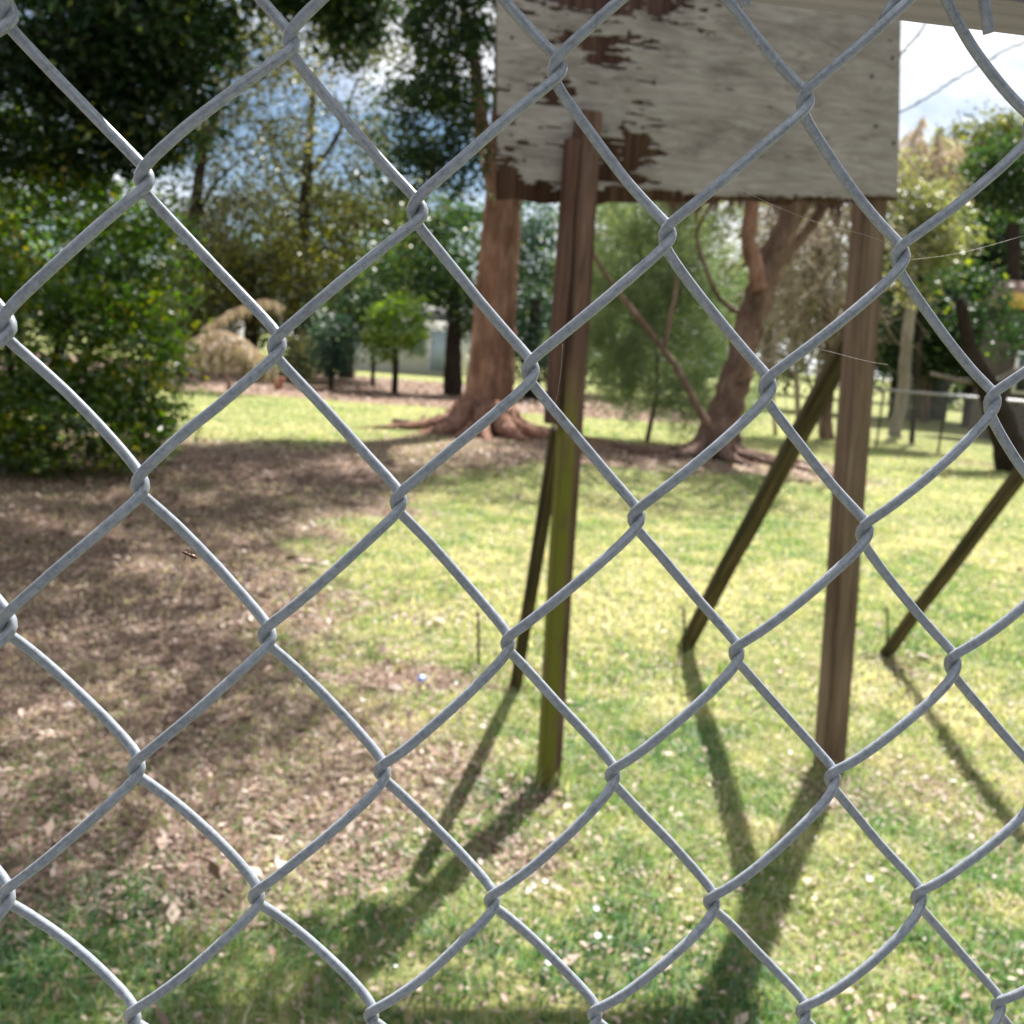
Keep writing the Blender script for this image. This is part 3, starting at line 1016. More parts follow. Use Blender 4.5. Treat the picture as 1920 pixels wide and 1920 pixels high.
for (a, ln, r0, w) in ((200, 2.0, .20, .3), (235, 1.1, .24, -.2), (268, 1.3, .20, .35), (300, 1.2, .26, .1), (335, 2.3, .18, -.25), (10, 1.6, .2, .3), (170, 1.2, .2, -.2), (352, 3.2, .11, .2), (250, 2.0, .10, .4)):
    a = R(a); d = np.array([math.cos(a), math.sin(a), 0]); s = np.array([-d[1], d[0], 0])
    c = np.array([tb[0], tb[1], 0])
    limb_obj('root', T1, [c + d * .35 + [0, 0, .42], c + d * .75 + s * w * .15 + [0, 0, .14], c + d * (.75 + ln * .5) + s * w * .5 + [0, 0, .015], c + d * (.75 + ln) + s * w + [0, 0, -.04]],
             [r0 * .9, r0 * .6, r0 * .34, .015], M_paperbark, 9, .16, 34)
limb_obj('limb', T1, px_path([(938, 390), (922, 320), (905, 250), (898, 180), (880, 60), (840, -80)], 18.0), [.20, .17, .15, .12, .09, .05], M_paperbark)
limb_obj('limb', T1, px_path([(948, 280), (985, 150), (1050, 0), (1150, -200)], 18.2), [.2, .17, .13, .08], M_paperbark)
limb_obj('limb', T1, [at(955, 60, 18.1), at(900, -150, 17), at(800, -320, 15.5), at(740, -420, 14.5)], [.16, .13, .1, .05], M_paperbark)
cl = []
for (px, py, Y, rx, ry, nc, nl) in ((840, 50, 16.8, 85, 90, 44, 95), (800, 215, 16.6, 62, 105, 40, 90), (845, 320, 16.8, 50, 55, 18, 80), (870, 140, 17, 50, 130, 26, 90), (790, -90, 16.5, 110, 90, 36, 80),
                                (980, -200, 17, 200, 150, 60, 80), (1150, -260, 18, 180, 160, 50, 80), (850, -360, 15.5, 230, 150, 60, 80), (760, 330, 16.4, 28, 40, 8, 60)):
    c, r = ell(px, py, Y, rx, ry, 1.3)
    cl.append((c, r, nc, nl, .33))
crown_obj('crown', T1, cl, .105, M_dark, 101, aspect=.42, droop=.5)

# --- leaning tree under the right half of the sign
t2b = grd(1338, 858)
YL = float(t2b[1])
T2 = tree('leaning_tree', 'leaning brown trunk that forks under the sign panel between the two posts', 'tree', t2b)
limb_obj('trunk', T2, [t2b + [-.06, 0, -.25]] + px_path([(1344, 835), (1362, 770), (1384, 700), (1402, 620), (1424, 550), (1452, 480), (1482, 410), (1520, 330), (1560, 200)], YL),
         [.46, .35, .26, .235, .22, .22, .20, .18, .16, .12], M_bark_brown, 18, .11, 60)
limb_obj('limb', T2, px_path([(1424, 545), (1416, 500), (1403, 450), (1408, 405), (1412, 372), (1420, 250)], YL - .3), [.14, .13, .115, .11, .1, .07], M_paperbark, 10, .06)
limb_obj('limb', T2, px_path([(1462, 490), (1500, 450), (1540, 395), (1590, 330)], YL + .3), [.11, .085, .065, .05], M_bark_brown)
limb_obj('limb', T2, px_path([(1404, 600), (1350, 560), (1322, 500), (1306, 440), (1330, 390), (1352, 350)], YL + .5), [.05, .04, .035, .032, .03, .02], M_bark_brown, 6)
limb_obj('limb', T2, px_path([(1330, 800), (1308, 765), (1275, 700), (1225, 630), (1165, 555), (1120, 490), (1104, 440)], YL - .4), [.075, .055, .05, .045, .04, .032, .02], M_bark_brown, 8)
limb_obj('limb', T2, px_path([(1245, 655), (1256, 600), (1268, 540), (1275, 480)], YL - .4), [.045, .035, .03, .02], M_bark_brown, 6)
for (a, ln, r0, w) in ((190, 2.2, .16, .3), (225, 1.4, .2, -.2), (280, 1.2, .18, .3), (320, 2.4, .15, -.3), (355, 1.8, .17, .2), (170, 3.4, .09, -.3)):
    a = R(a); d = np.array([math.cos(a), math.sin(a), 0]); s = np.array([-d[1], d[0], 0])
    c = np.array([t2b[0], t2b[1], 0])
    limb_obj('root', T2, [c + d * .2 + [0, 0, .3], c + d * .5 + [0, 0, .1], c + d * (.5 + ln * .5) + s * w * .5 + [0, 0, .01], c + d * (.5 + ln) + s * w + [0, 0, -.04]], [r0 * .9, r0 * .6, r0 * .34, .015], M_bark_brown, 8, .16, 34)
cl = []
for (px, py, Y, rx, ry, nc, nl) in ((1330, 200, 17.5, 230, 150, 60, 60), (1530, 100, 17.5, 90, 200, 24, 50), (1450, -250, 18, 260, 200, 60, 60)):
    c, r = ell(px, py, Y, rx, ry); cl.append((c, r, nc, nl, .4))
crown_obj('crown', T2, cl, .12, M_olive, 102)
# brown tufts hanging from its branches, just under the panel
gg = np.random.default_rng(5)
M_moss = plain('dead_moss', (.13, .075, .06), .95)
for px in np.concatenate([np.linspace(1250, 1350, 9), np.linspace(1375, 1400, 4), np.linspace(1450, 1650, 26)]):
    g = Geo()
    p = at(px + gg.normal(0, 5), 350 + gg.normal(0, 8), YL + gg.normal(0, .4))
    L_ = (.25 + .35 * gg.random())
    for q in range(8):
        b = p + gg.normal(0, .03, 3); e = b + [gg.normal(0, .06), gg.normal(0, .06), -L_ * (.5 + .7 * gg.random())]
        g.tube([b, (b + e) / 2 + gg.normal(0, .02, 3), e], [.022, .016, .004], 3, gg.random(), caps=False)
    add('hanging_tuft', g.mesh('hanging_tuft', M_moss), T2)

# --- soft needle-leaved sapling between the posts
c0 = grd(1215, 838); YN = 18.6; c0 = np.array([at(1215, 800, YN)[0], YN, 0])
T3 = tree('needle_leaved_sapling', 'soft pale green needle-leaved sapling just right of the near post', 'tree', c0)
limb_obj('trunk', T3, [c0 + [0, 0, -.1]] + px_path([(1232, 720), (1222, 600), (1200, 480), (1190, 380)], YN), [.05, .04, .035, .03, .02], M_bark_brown, 7)
g = Geo(); gg = np.random.default_rng(8)
Vn, Fn_, Tn = [], [], []
base = []
for (px, py, rx, ry, n) in ((1140, 440, 70, 80, 44), (1220, 420, 80, 60, 44), (1290, 450, 60, 70, 34), (1150, 560, 60, 90, 50), (1220, 560, 80, 90, 56), (1290, 560, 60, 90, 50), (1190, 670, 90, 80, 60), (1290, 680, 80, 90, 60), (1140, 700, 50, 80, 36), (1330, 600, 40, 120, 30), (1215, 760, 120, 50, 50), (1290, 790, 80, 40, 34), (1380, 790, 50, 40, 16)):
    c, r = ell(px, py, YN, rx, ry, 1.0)
    for k in range(n):
        d = gg.standard_normal(3); d /= np.linalg.norm(d)
        base.append((c + d * r * gg.random() ** .4, gg.random()))
for (p, tt) in base:
    n = 60
    a = gg.random() * 2 * np.pi
    ax = np.array([math.cos(a), math.sin(a), .5 + .4 * gg.random()]); ax /= np.linalg.norm(ax)
    s = gg.random(n)[:, None] * .9
    C = p + ax * s + gg.normal(0, .04, (n, 3))
    D = ax * .7 + gg.standard_normal((n, 3)) * .45 + [0, 0, -.25]
    D /= np.linalg.norm(D, axis=1)[:, None]
    S = np.cross(D, gg.standard_normal((n, 3))); S /= np.linalg.norm(S, axis=1)[:, None]
    V, F, t = leafquads(C, D, S, np.cross(S, D), .2 + .2 * gg.random(n), np.full(n, .012), np.clip(tt * .6 + .4 * gg.random(n), 0, 1), 0)
    g.put(V, F, t)
add('crown', g.mesh('crown', M_needle), T3)

# --- pale tangle of dry vines, right of the leaning tree
c0 = np.array([at(1520, 800, 23.0)[0], 23.0, 0])
T4 = tree('vine_covered_tree', 'pale leafless tree draped with dry vines beside the far post', 'tree', c0)
limb_obj('trunk', T4, [c0 + [.45, 0, -.1]] + px_path([(1550, 790), (1556, 700), (1550, 600), (1540, 480), (1520, 380)], 23.0), [.16, .13, .11, .09, .07, .04], M_bark_brown, 8)
g = Geo(); gg = np.random.default_rng(9)
for k in range(560):
    px = gg.choice([1455, 1490, 1525, 1560, 1600]) + gg.normal(0, 22); py = gg.uniform(330, 620)
    Y = 23 + gg.normal(0, .8)
    p = at(px, py, Y)
    L_ = gg.uniform(.5, 2.6) * (1 if gg.random() < .7 else .4)
    a = gg.normal(0, .5)
    pts = [p]
    for q in range(4):
        a += gg.normal(0, .45)
        pts.append(pts[-1] + np.array([math.sin(a), gg.normal(0, .3), -math.cos(a) if gg.random() < .8 else math.cos(a)]) * L_ / 4)
    pts = [q for q in pts if q[2] > .05]
    if len(pts) > 2: g.tube(pts, np.linspace(.016, .006, len(pts)) * gg.uniform(.6, 1.8), 3, gg.random(), caps=False)
for px, w in ((1448, .05), (1492, .07), (1533, .06), (1585, .05)):
    g.tube(curve([at(px + 6, 820, 23), at(px, 700, 23), at(px + gg.normal(0, 10), 560, 23.2), at(px + gg.normal(0, 16), 420, 23.3)], 14), np.linspace(w, w * .5, 13 if False else len(curve([at(px + 6, 820, 23), at(px, 700, 23), at(px, 560, 23.2), at(px, 420, 23.3)], 14))), 5, .6)
add('vine', g.mesh('vine', M_vine), T4)
cl = []
for (px, py, rx, ry, nc) in ((1520, 430, 90, 60, 34), (1540, 540, 95, 60, 30), (1480, 620, 60, 90, 16), (1590, 640, 50, 60, 12)):
    c, r = ell(px, py, 23.3, rx, ry); cl.append((c, r, nc, 26, .3))
crown_obj('leaf', T4, cl, .09, M_sparse, 104)

# --- big bush, left
bb = np.array([-4.9, 10.2, 0])
T5 = tree('glossy_bush', 'big glossy green and yellow bush at the left edge', 'bush', bb)
for k in range(9):
    a = k * .7; d = np.array([math.cos(a), math.sin(a), 0])
    limb_obj('stem', T5, [bb + d * .1 + [0, 0, -.1], bb + d * .5 + [0, 0, .9], bb + d * 1.1 + [0, 0, 2.1]], [.05, .035, .012], M_bark_dark, 6)
cl = []
for (px, py, Y, rx, ry, nc, nl) in ((110, 430, 10.2, 200, 150, 110, 46), (60, 640, 9.7, 210, 140, 110, 46), (215, 660, 9.8, 130, 110, 70, 46), (250, 470, 10.4, 110, 110, 44, 44), (40, 330, 10.3, 150, 110, 44, 44),
                                (95, 790, 9.6, 215, 82, 110, 46), (280, 790, 9.9, 48, 60, 20, 40), (-150, 560, 10, 200, 280, 80, 46), (200, 560, 10.0, 150, 60, 34, 44)):
    c, r = ell(px, py, Y, rx, ry, .9); cl.append((c, r, int(nc * 1.3), int(nl * 1.2), .2))
crown_obj('crown', T5, cl, .066, M_bush, 105, aspect=.5, droop=.2)

# --- dark tree whose canopy hangs in from the top left
db = np.array([-7.2, 10.8, 0])
T6 = tree('dark_canopy_tree', 'dark leaved canopy hanging across the top left corner above the bush', 'tree', db)
limb_obj('trunk', T6, [db + [0, 0, -.2], db + [.2, 0, 2], db + [.6, -.2, 4.2], db + [1.2, -.4, 6.5]], [.4, .3, .26, .16], M_bark_dark, 14)
limb_obj('limb', T6, [db + [.5, -.2, 3.8], at(150, 60, 10), at(330, -60, 9.4), at(560, -220, 9)], [.18, .13, .09, .05], M_bark_dark)
limb_obj('limb', T6, [db + [.8, -.2, 4.8], db + [2.5, -.5, 6.3], db + [5.2, -1.6, 7.2], db + [7.2, -2.4, 7.4]], [.18, .13, .09, .05], M_bark_dark)
limb_obj('limb', T6, [db + [.8, -.2, 4.8], db + [2.2, -2.0, 6.0], db + [4.2, -3.8, 6.5]], [.16, .11, .06], M_bark_dark)
cl = []
for (px, py, Y, rx, ry, nc, nl) in ((110, 60, 9.6, 220, 120, 120, 60), (60, 210, 9.8, 190, 110, 80, 60), (260, 170, 9.6, 130, 120, 70, 60), (300, 30, 9.2, 150, 110, 70, 60), (250, 275, 9.9, 60, 50, 16, 50),
                                (590, -5, 9.3, 80, 45, 20, 50), (660, 40, 9.2, 42, 45, 12, 50), (150, -160, 9.4, 300, 120, 90, 50), (560, -130, 9, 200, 90, 50, 50)):
    c, r = ell(px, py, Y, rx, ry, .8); cl.append((c, r, int(nc * 1.5), int(nl * 1.15), .19))
for (gx_, gy_, z, r_, nc) in ((-2.6, 2.6, 6.3, .9, 40), (-1.35, 3.1, 6.4, .62, 24), (-3.3, 4.2, 6.4, 1.1, 50), (-1.9, 4.7, 6.5, .75, 30), (-2.9, 6.0, 6.6, .9, 36), (-2.0, 7.1, 6.9, .62, 22), (-4.0, 7.4, 6.9, 1.2, 50),
                         (-2.7, 8.6, 7.3, .75, 26), (-4.4, 9.6, 7.6, 1.2, 50), (-1.2, 1.9, 6.2, .62, 22), (-.35, 1.7, 6.2, .5, 14), (-1.9, 10.6, 8.0, .6, 14), (-3.2, 11.3, 8.2, .8, 22), (-1.6, 5.9, 6.7, .4, 10), (-2.1, 3.6, 6.4, .5, 18), (-3.6, 3.0, 6.3, 1.0, 40), (-1.5, 2.1, 6.2, .6, 20), (-.85, 3.65, 6.3, .22, 8), (-3.0, 7.3, 6.9, .9, 40), (-3.5, 9.0, 7.4, .9, 36), (-1.25, 4.25, 6.4, .4, 16), (-1.0, 10.9, 7.9, .34, 16), (-1.35, 10.0, 7.7, .36, 18), (-1.7, 9.1, 7.4, .38, 20), (-2.05, 8.3, 7.2, .38, 20), (-2.4, 7.5, 7.0, .4, 20), (-2.3, 5.2, 6.5, .5, 18), (-2.1, 8.0, 7.1, .5, 16)):
    k_ = z / math.tan(SUN_EL)                # boughs overhead, above the picture
    cl.append((np.array([gx_ + math.sin(SUN_AZ) * k_, gy_ + math.cos(SUN_AZ) * k_, z]), np.array([r_, r_, .55]), int(nc * 1.05), 50, .25))
crown_obj('crown', T6, cl, .085, M_dark, 106, aspect=.42, droop=.4)

# --- tall thin-leaved trees against the sky
def far_tree(name, label, cat, foot_px, Y, trunk_pts, rad, bark, crowns, mat, size, seed, limbs=(), cr=.6, group=None, **kw):
    b = np.array([at(foot_px, 700, Y)[0], Y, 0])
    t = tree(name, label, cat, b, group)
    limb_obj('trunk', t, [b + [0, 0, -.2]] + px_path(trunk_pts, Y), rad, bark, 8)
    for pts, rs in limbs: limb_obj('limb', t, px_path(pts, Y), rs, bark, 6, .05, 16)
    cl = []
    for (px, py, rx, ry, nc, nl) in crowns:
        c, r = ell(px, py, Y, rx, ry); nl = int(nl * 1.05); cl.append((c, r, nc, nl, cr))
    crown_obj('crown', t, cl, size, mat, seed, **kw)
    return t

far_tree('tall_thin_tree', 'tall thin leaved tree with a dark forked stem against blue sky', 'tree', 345, 30,
         [(352, 560), (362, 420), (378, 300), (386, 250)], [.24, .2, .17, .14, .12], M_bark_dark,
         [(430, 120, 130, 110, 60, 42), (360, 240, 70, 80, 22, 40), (470, 300, 110, 90, 40, 40), (400, 400, 100, 60, 40, 42), (520, 180, 90, 90, 26, 36), (440, 0, 160, 70, 40, 42)], M_sparse, .15, 201,
         [([(386, 255), (372, 190), (340, 120)], [.1, .07, .03]), ([(386, 255), (412, 200), (440, 120), (450, 40)], [.1, .08, .05, .03]), ([(365, 420), (400, 350), (450, 300)], [.07, .05, .03])], .62)
far_tree('tall_olive_tree', 'tall airy olive tinted tree with sky showing through, centre left', 'tree', 560, 36,
         [(566, 520), (575, 330), (590, 130)], [.3, .24, .18, .08], M_bark_dark,
         [(590, 60, 110, 70, 44, 40), (670, 40, 90, 80, 44, 42), (610, 260, 130, 90, 42, 36), (690, 190, 60, 110, 24, 34), (520, 330, 80, 80, 26, 38), (650, 360, 110, 50, 34, 38), (720, 320, 50, 60, 14, 34), (640, -60, 150, 60, 40, 40)],
         M_sparse, .17, 202, [([(575, 330), (630, 260), (670, 150)], [.1, .08, .03]), ([(570, 400), (520, 320), (500, 220)], [.1, .07, .03])], .7)
# --- darker trees behind the lawn
spec = [
    ('broad_tree', 'broad olive green tree directly behind the dry arching fronds', 470, 34, [(470, 600), (472, 480)], [(455, 450, 110, 90, 60, 60), (385, 530, 75, 80, 60, 60), (540, 530, 80, 80, 50, 60), (450, 580, 110, 40, 50, 50), (370, 620, 40, 40, 16, 50)], M_olive, .17),
    ('broad_tree', 'yellowish broad tree behind the lawn, above the two little dark shrubs', 650, 38, [(650, 600), (655, 480)], [(600, 420, 100, 70, 50, 56), (700, 450, 110, 80, 64, 60), (640, 520, 120, 55, 50, 60), (770, 410, 60, 60, 26, 50)], M_olive, .19),
    ('broad_tree', 'dark spreading tree just left of the reddish trunk, branches reaching left', 852, 31, [(850, 660), (852, 600), (846, 520)], [(840, 470, 80, 90, 56, 60), (760, 520, 100, 45, 44, 56), (880, 560, 50, 60, 26, 60), (720, 570, 70, 24, 14, 50)], M_mid, .16),
    ('broad_tree', 'bluish green tree filling the gap right of the reddish trunk', 1000, 33, [(1000, 660), (1004, 560)], [(1000, 520, 60, 110, 60, 60), (1010, 660, 60, 60, 40, 60), (1010, 420, 70, 60, 26, 56)], M_bluish, .16),
]
for k, (nm, lab, fx, Y, tp, cr_, mt, sz) in enumerate(spec):
    far_tree(nm, lab, 'tree', fx, Y, tp, np.linspace(.3, .14, len(tp) + 1), M_bark_dark, cr_, mt, sz, 300 + k, (), .62, 'trees behind the lawn')
far_tree('broad_tree', 'pale olive tree behind the leaning trunk, sky glinting through', 'tree', 1440, 42, [(1440, 600), (1440, 480)], [.3, .22, .12], M_bark_pale,
         [(1380, 450, 110, 80, 56, 46), (1480, 480, 110, 80, 50, 46), (1350, 560, 90, 70, 36, 46), (1560, 480, 90, 90, 40, 46), (1450, 600, 120, 60, 40, 46), (1590, 580, 60, 60, 24, 46)], M_sparse, .2, 310, (), .75, 'trees behind the lawn')
far_tree('broad_tree', 'olive tree behind the soft needle-leaved sapling', 'tree', 1180, 40, [(1180, 640), (1185, 520)], [.3, .24, .12], M_bark_dark,
         [(1130, 440, 90, 70, 60, 56), (1230, 430, 90, 70, 60, 56), (1160, 540, 110, 70, 60, 60), (1280, 530, 70, 80, 44, 56), (1200, 640, 130, 50, 60, 60)], M_olive, .18, 311, (), .62, 'trees behind the lawn')
# small shrubs at the far edge of the leaf litter
far_tree('small_shrub', 'small dark cone shaped shrub at the far edge of the leaf litter', 'shrub', 622, 29, [(622, 640), (622, 600)], [.07, .06, .04], M_bark_dark,
         [(620, 640, 34, 55, 34, 60), (622, 675, 30, 26, 16, 50)], M_bluish, .12, 320, (), .3, 'shrubs along the far edge')
far_tree('small_shrub', 'bright green shrub on a thin dark stem left of the reddish trunk', 'shrub', 742, 29, [(742, 680), (742, 620)], [.1, .085, .05], M_bark_dark,
         [(745, 600, 50, 42, 44, 60), (720, 640, 26, 40, 16, 60), (775, 625, 26, 36, 16, 60)], M_bright, .12, 321, (), .3, 'shrubs along the far edge')
far_tree('small_shrub', 'drooping dark shrub behind the bright green one', 'shrub', 700, 33, [(700, 670), (700, 620)], [.07, .06, .04], M_bark_dark,
         [(700, 610, 40, 60, 34, 56), (680, 560, 50, 40, 20, 50)], M_mid, .14, 322, (), .34, 'shrubs along the far edge')
far_tree('small_shrub', 'yellow green shrub beside the dry arching fronds', 'shrub', 560, 32, [(560, 690), (560, 660)], [.05, .04, .03], M_bark_dark,
         [(565, 660, 30, 36, 26, 56), (545, 680, 26, 20, 12, 50), (585, 690, 24, 16, 10, 50)], M_yellow, .12, 323, (), .3, 'shrubs along the far edge')
# --- right side
far_tree('yellow_shrub', 'yellow green shrub tree just right of the sign panel', 'tree', 1728, 24, [(1725, 600), (1722, 480)], [.07, .06, .05], M_bark_dark,
         [(1715, 400, 45, 70, 40, 56), (1755, 450, 55, 60, 36, 50), (1720, 500, 50, 60, 30, 46), (1700, 320, 24, 30, 8, 40)], M_yellow, .12, 330, (), .38)
far_tree('dense_tree', 'dense dark green tree behind the far fence at the right edge', 'tree', 1835, 36, [(1835, 640), (1835, 540)], [.35, .3, .2], M_bark_dark,
         [(1800, 500, 90, 90, 110, 80), (1880, 480, 90, 90, 110, 80), (1735, 580, 60, 80, 70, 70), (1830, 600, 120, 60, 100, 70), (1950, 580, 90, 90, 60, 60), (1740, 660, 60, 36, 34, 60), (1840, 680, 70, 30, 40, 60), (1700, 640, 40, 60, 30, 60)], M_mid, .17, 331, (), .62, 'trees behind the far fence')
far_tree('dense_tree', 'dark green tree showing past the far post, behind the yellow shrub', 'tree', 1690, 40, [(1690, 640), (1690, 560)], [.3, .26, .2], M_bark_dark,
         [(1700, 470, 70, 90, 80, 70), (1660, 560, 60, 90, 70, 66), (1720, 600, 60, 70, 60, 66), (1640, 640, 60, 50, 30, 60)], M_mid, .18, 336, (), .6, 'trees behind the far fence')
far_tree('dense_tree', 'tall brownish yellow tree with a lit top above the dark one', 'tree', 1860, 44, [(1860, 600), (1860, 420)], [.4, .35, .25], M_bark_brown,
         [(1830, 290, 80, 55, 60, 56), (1890, 270, 60, 50, 40, 56), (1790, 340, 60, 50, 34, 50), (1910, 330, 70, 80, 70, 66), (1850, 380, 90, 50, 80, 60), (1780, 420, 70, 50, 60, 60)], M_olive, .2, 332, (), .75, 'trees behind the far fence')
far_tree('dense_tree', 'round deep green crown at the right edge below the sky', 'tree', 1900, 33, [(1900, 600), (1900, 420)], [.3, .26, .2], M_bark_dark,
         [(1885, 315, 55, 50, 60, 60), (1930, 340, 60, 60, 50, 60), (1850, 350, 40, 30, 20, 56)], M_mid, .15, 333, (), .5, 'trees behind the far fence')
far_tree('grey_leaning_trunk', 'slim grey leaning tree trunk behind the far fence', 'tree', 1690, 27, [(1692, 740), (1700, 640), (1712, 540), (1722, 440)], [.17, .16, .15, .14, .12], M_bark_pale,
         [(1735, 410, 40, 36, 16, 40)], M_yellow, .13, 334, (), .35)


def frond_arc(parent, pts, Y, seed, drop, n=150, mat=M_dead, r=.02):
    g = Geo(); q = np.random.default_rng(seed)
    P = curve(px_path(pts, Y), 40)
    g.tube(P, np.linspace(r, r * .3, len(P)), 5, .6)
    o = add('frond', g.mesh('frond', mat), parent)
    k = q.integers(0, len(P), n)
    C = P[k] + q.normal(0, .02, (n, 3))
    D = np.stack([q.normal(0, .35, n), q.normal(0, .45, n), -np.ones(n) + q.normal(0, .25, n)], -1)
    D /= np.linalg.norm(D, axis=1)[:, None]
    S = np.cross(D, q.standard_normal((n, 3))); S /= np.linalg.norm(S, axis=1)[:, None]
    V, F, t = leafquads(C, D, S, np.cross(S, D), drop * (.5 + .8 * q.random(n)), np.full(n, .035) * (.6 + .8 * q.random(n)), q.random(n), 0)
    add('leaflet', make_mesh('leaflet', V, F, mat, t), parent)
    return o

# dry arching palm fronds at the far left of the lawn
pb = np.array([at(420, 700, 24)[0], 24.5, 0])
PL = tree('dry_palm', 'low palm with pale dry fronds arching over, behind the bush', 'palm', pb)
limb_obj('trunk', PL, [pb + [.1, 0, -.1]] + px_path([(418, 690), (416, 660), (414, 640)], 24.4), [.06, .05, .045, .04], M_bark_brown, 8)
for k, (pts, dy, dr, n, mt) in enumerate((([(384, 612), (415, 594), (455, 574), (495, 562), (531, 572)], 1.6, .2, 150, M_dead), ([(392, 616), (420, 598), (460, 577), (500, 566), (528, 578)], 1.9, .3, 160, M_vine),
        ([(346, 655), (366, 634), (405, 621), (448, 630), (484, 658)], 0, .30, 520, M_dead), ([(342, 660), (368, 640), (410, 626), (452, 638), (488, 662)], -.25, .26, 520, M_dead), ([(356, 646), (385, 628), (412, 620), (440, 628), (470, 646)], .25, .36, 420, M_dead),
        ([(352, 662), (380, 648), (412, 642), (450, 650), (480, 664)], -.45, .2, 300, M_dead), ([(356, 668), (390, 660), (430, 660), (476, 670)], .4, .5, 300, M_vine), ([(430, 660), (465, 664), (500, 672), (516, 684)], .6, .45, 240, M_vine))):
    frond_arc(PL, pts, 23.2 + dy, 400 + k, dr, n, mt)

# palm with a skirt of dead fronds, upper right
pb = np.array([at(1745, 700, 38)[0], 38, 0])
PR = tree('skirted_palm', 'palm with a brown skirt of dead fronds rising right of the sign panel', 'palm', pb)
limb_obj('trunk', PR, [pb + [0, 0, -.1]] + px_path([(1748, 600), (1748, 450), (1745, 330)], 38), [.16, .15, .15, .15], M_bark_brown, 9)
for k in range(24):
    q = np.random.default_rng(500 + k)
    a = q.uniform(-2.3, 2.3)
    r1 = q.uniform(45, 95)
    x0, y0 = 1745, 300
    mx, my = x0 + math.sin(a) * r1 * .6, y0 - abs(math.cos(a)) * r1 * .7 + (20 if abs(a) > 1.5 else 0)
    ex, ey = x0 + math.sin(a) * r1, y0 - math.cos(a) * r1 * (.8 if abs(a) < 1.2 else .2) + abs(a) * 30
    frond_arc(PR, [(x0, y0), (mx, my), (ex, ey)], 38 + q.normal(0, .5), 520 + k, .8, 90, M_yellow if k % 8 == 0 else M_dead, .03)
for k, (pts, dr) in enumerate((([(1752, 330), (1780, 300), (1815, 285)], .3), ([(1740, 360), (1790, 352), (1850, 350), (1905, 362)], 1.0), ([(1700, 380), (1750, 362), (1800, 356), (1880, 372)], .9), ([(1690, 310), (1715, 250), (1735, 215)], .6))):
    frond_arc(PR, pts, 37 + .2 * k, 560 + k, dr, 170)

# far wood that closes the view
cl = []
q = np.random.default_rng(77)
for x in np.linspace(-62, 70, 44):
    h = 5.5 + 3 * q.random() + (2.0 if x < 8 else 0.5)
    cl.append((np.array([x, 64 + q.normal(0, 3), h * .5]), np.array([3.2, 3.0, h * .5]), 46, 36, .9))
for k in range(64):                              # unseen trees added beside and behind the camera, darkening light on the wires
    a = R(62 + k * (236 / 63)); rr_ = 30 + 4 * q.random() if k < 8 or k > 55 else 13.5 + 1.5 * q.random()
    h = 6.5 + 3 * q.random()
    cl.append((np.array([math.sin(a) * rr_, math.cos(a) * rr_ + (0 if rr_ > 20 else 2.0), h * .5]), np.array([1.6, 1.6, h * .52]), 40, 30, .8))
V, F, t = foliage(cl, .42, 600)
fw = add('far_wood_and_added_trees', make_mesh('far_wood_and_added_trees', V, F, M_mid, t))
tag(fw, 'dark line of trees closing the view beyond the gardens, plus unseen trees added behind the camera to cut light', 'trees', kind='stuff')

# ------------------------------------------------------------------ houses and the far fence
def quadbox(g, a, b, t=.5):
    a = np.asarray(a, float); b = np.asarray(b, float)
    c = (a + b) / 2; h = (b - a) / 2
    g.box(c, (h[0], 0, 0), (0, h[1], 0), (0, 0, h[2]), t)


def boxpart(name, mat, parent, a, b):
    g = Geo(); quadbox(g, a, b)
    return add(name, g.mesh(name, mat), parent)


def house(name, label, x0, x1, Y, z1, depth, wall, roof, wins, zr=.9, over=.4, fascia=None):
    h = empty(name, ((x0 + x1) / 2, Y + depth / 2, 0), label, 'house')
    boxpart('wall', wall, h, (x0, Y, -.1), (x1, Y + depth, z1))
    xm = (x0 + x1) / 2
    V = [(x0 - over, Y - over, z1), (x1 + over, Y - over, z1), (x1 + over, Y + depth + over, z1), (x0 - over, Y + depth + over, z1), (x0 - over, Y + depth / 2, z1 + zr), (x1 + over, Y + depth / 2, z1 + zr)]
    add('roof', make_mesh('roof', V, [(0, 1, 5, 4), (2, 3, 4, 5), (1, 2, 5, 5), (3, 0, 4, 4), (0, 3, 2, 1)], roof), h)
    if fascia: boxpart('fascia', fascia, h, (x0 - over - .03, Y - over - .04, z1 - .02), (x1 + over + .03, Y - over, z1 + .40))
    for (a, b, zz0, zz1, m_) in wins:
        f = boxpart('window', M_white, h, (a - .08, Y - .05, zz0 - .08), (b + .08, Y - .003, zz1 + .08))
        boxpart('pane', m_, f, (a, Y - .07, zz0), (b, Y - .045, zz1))
    return h

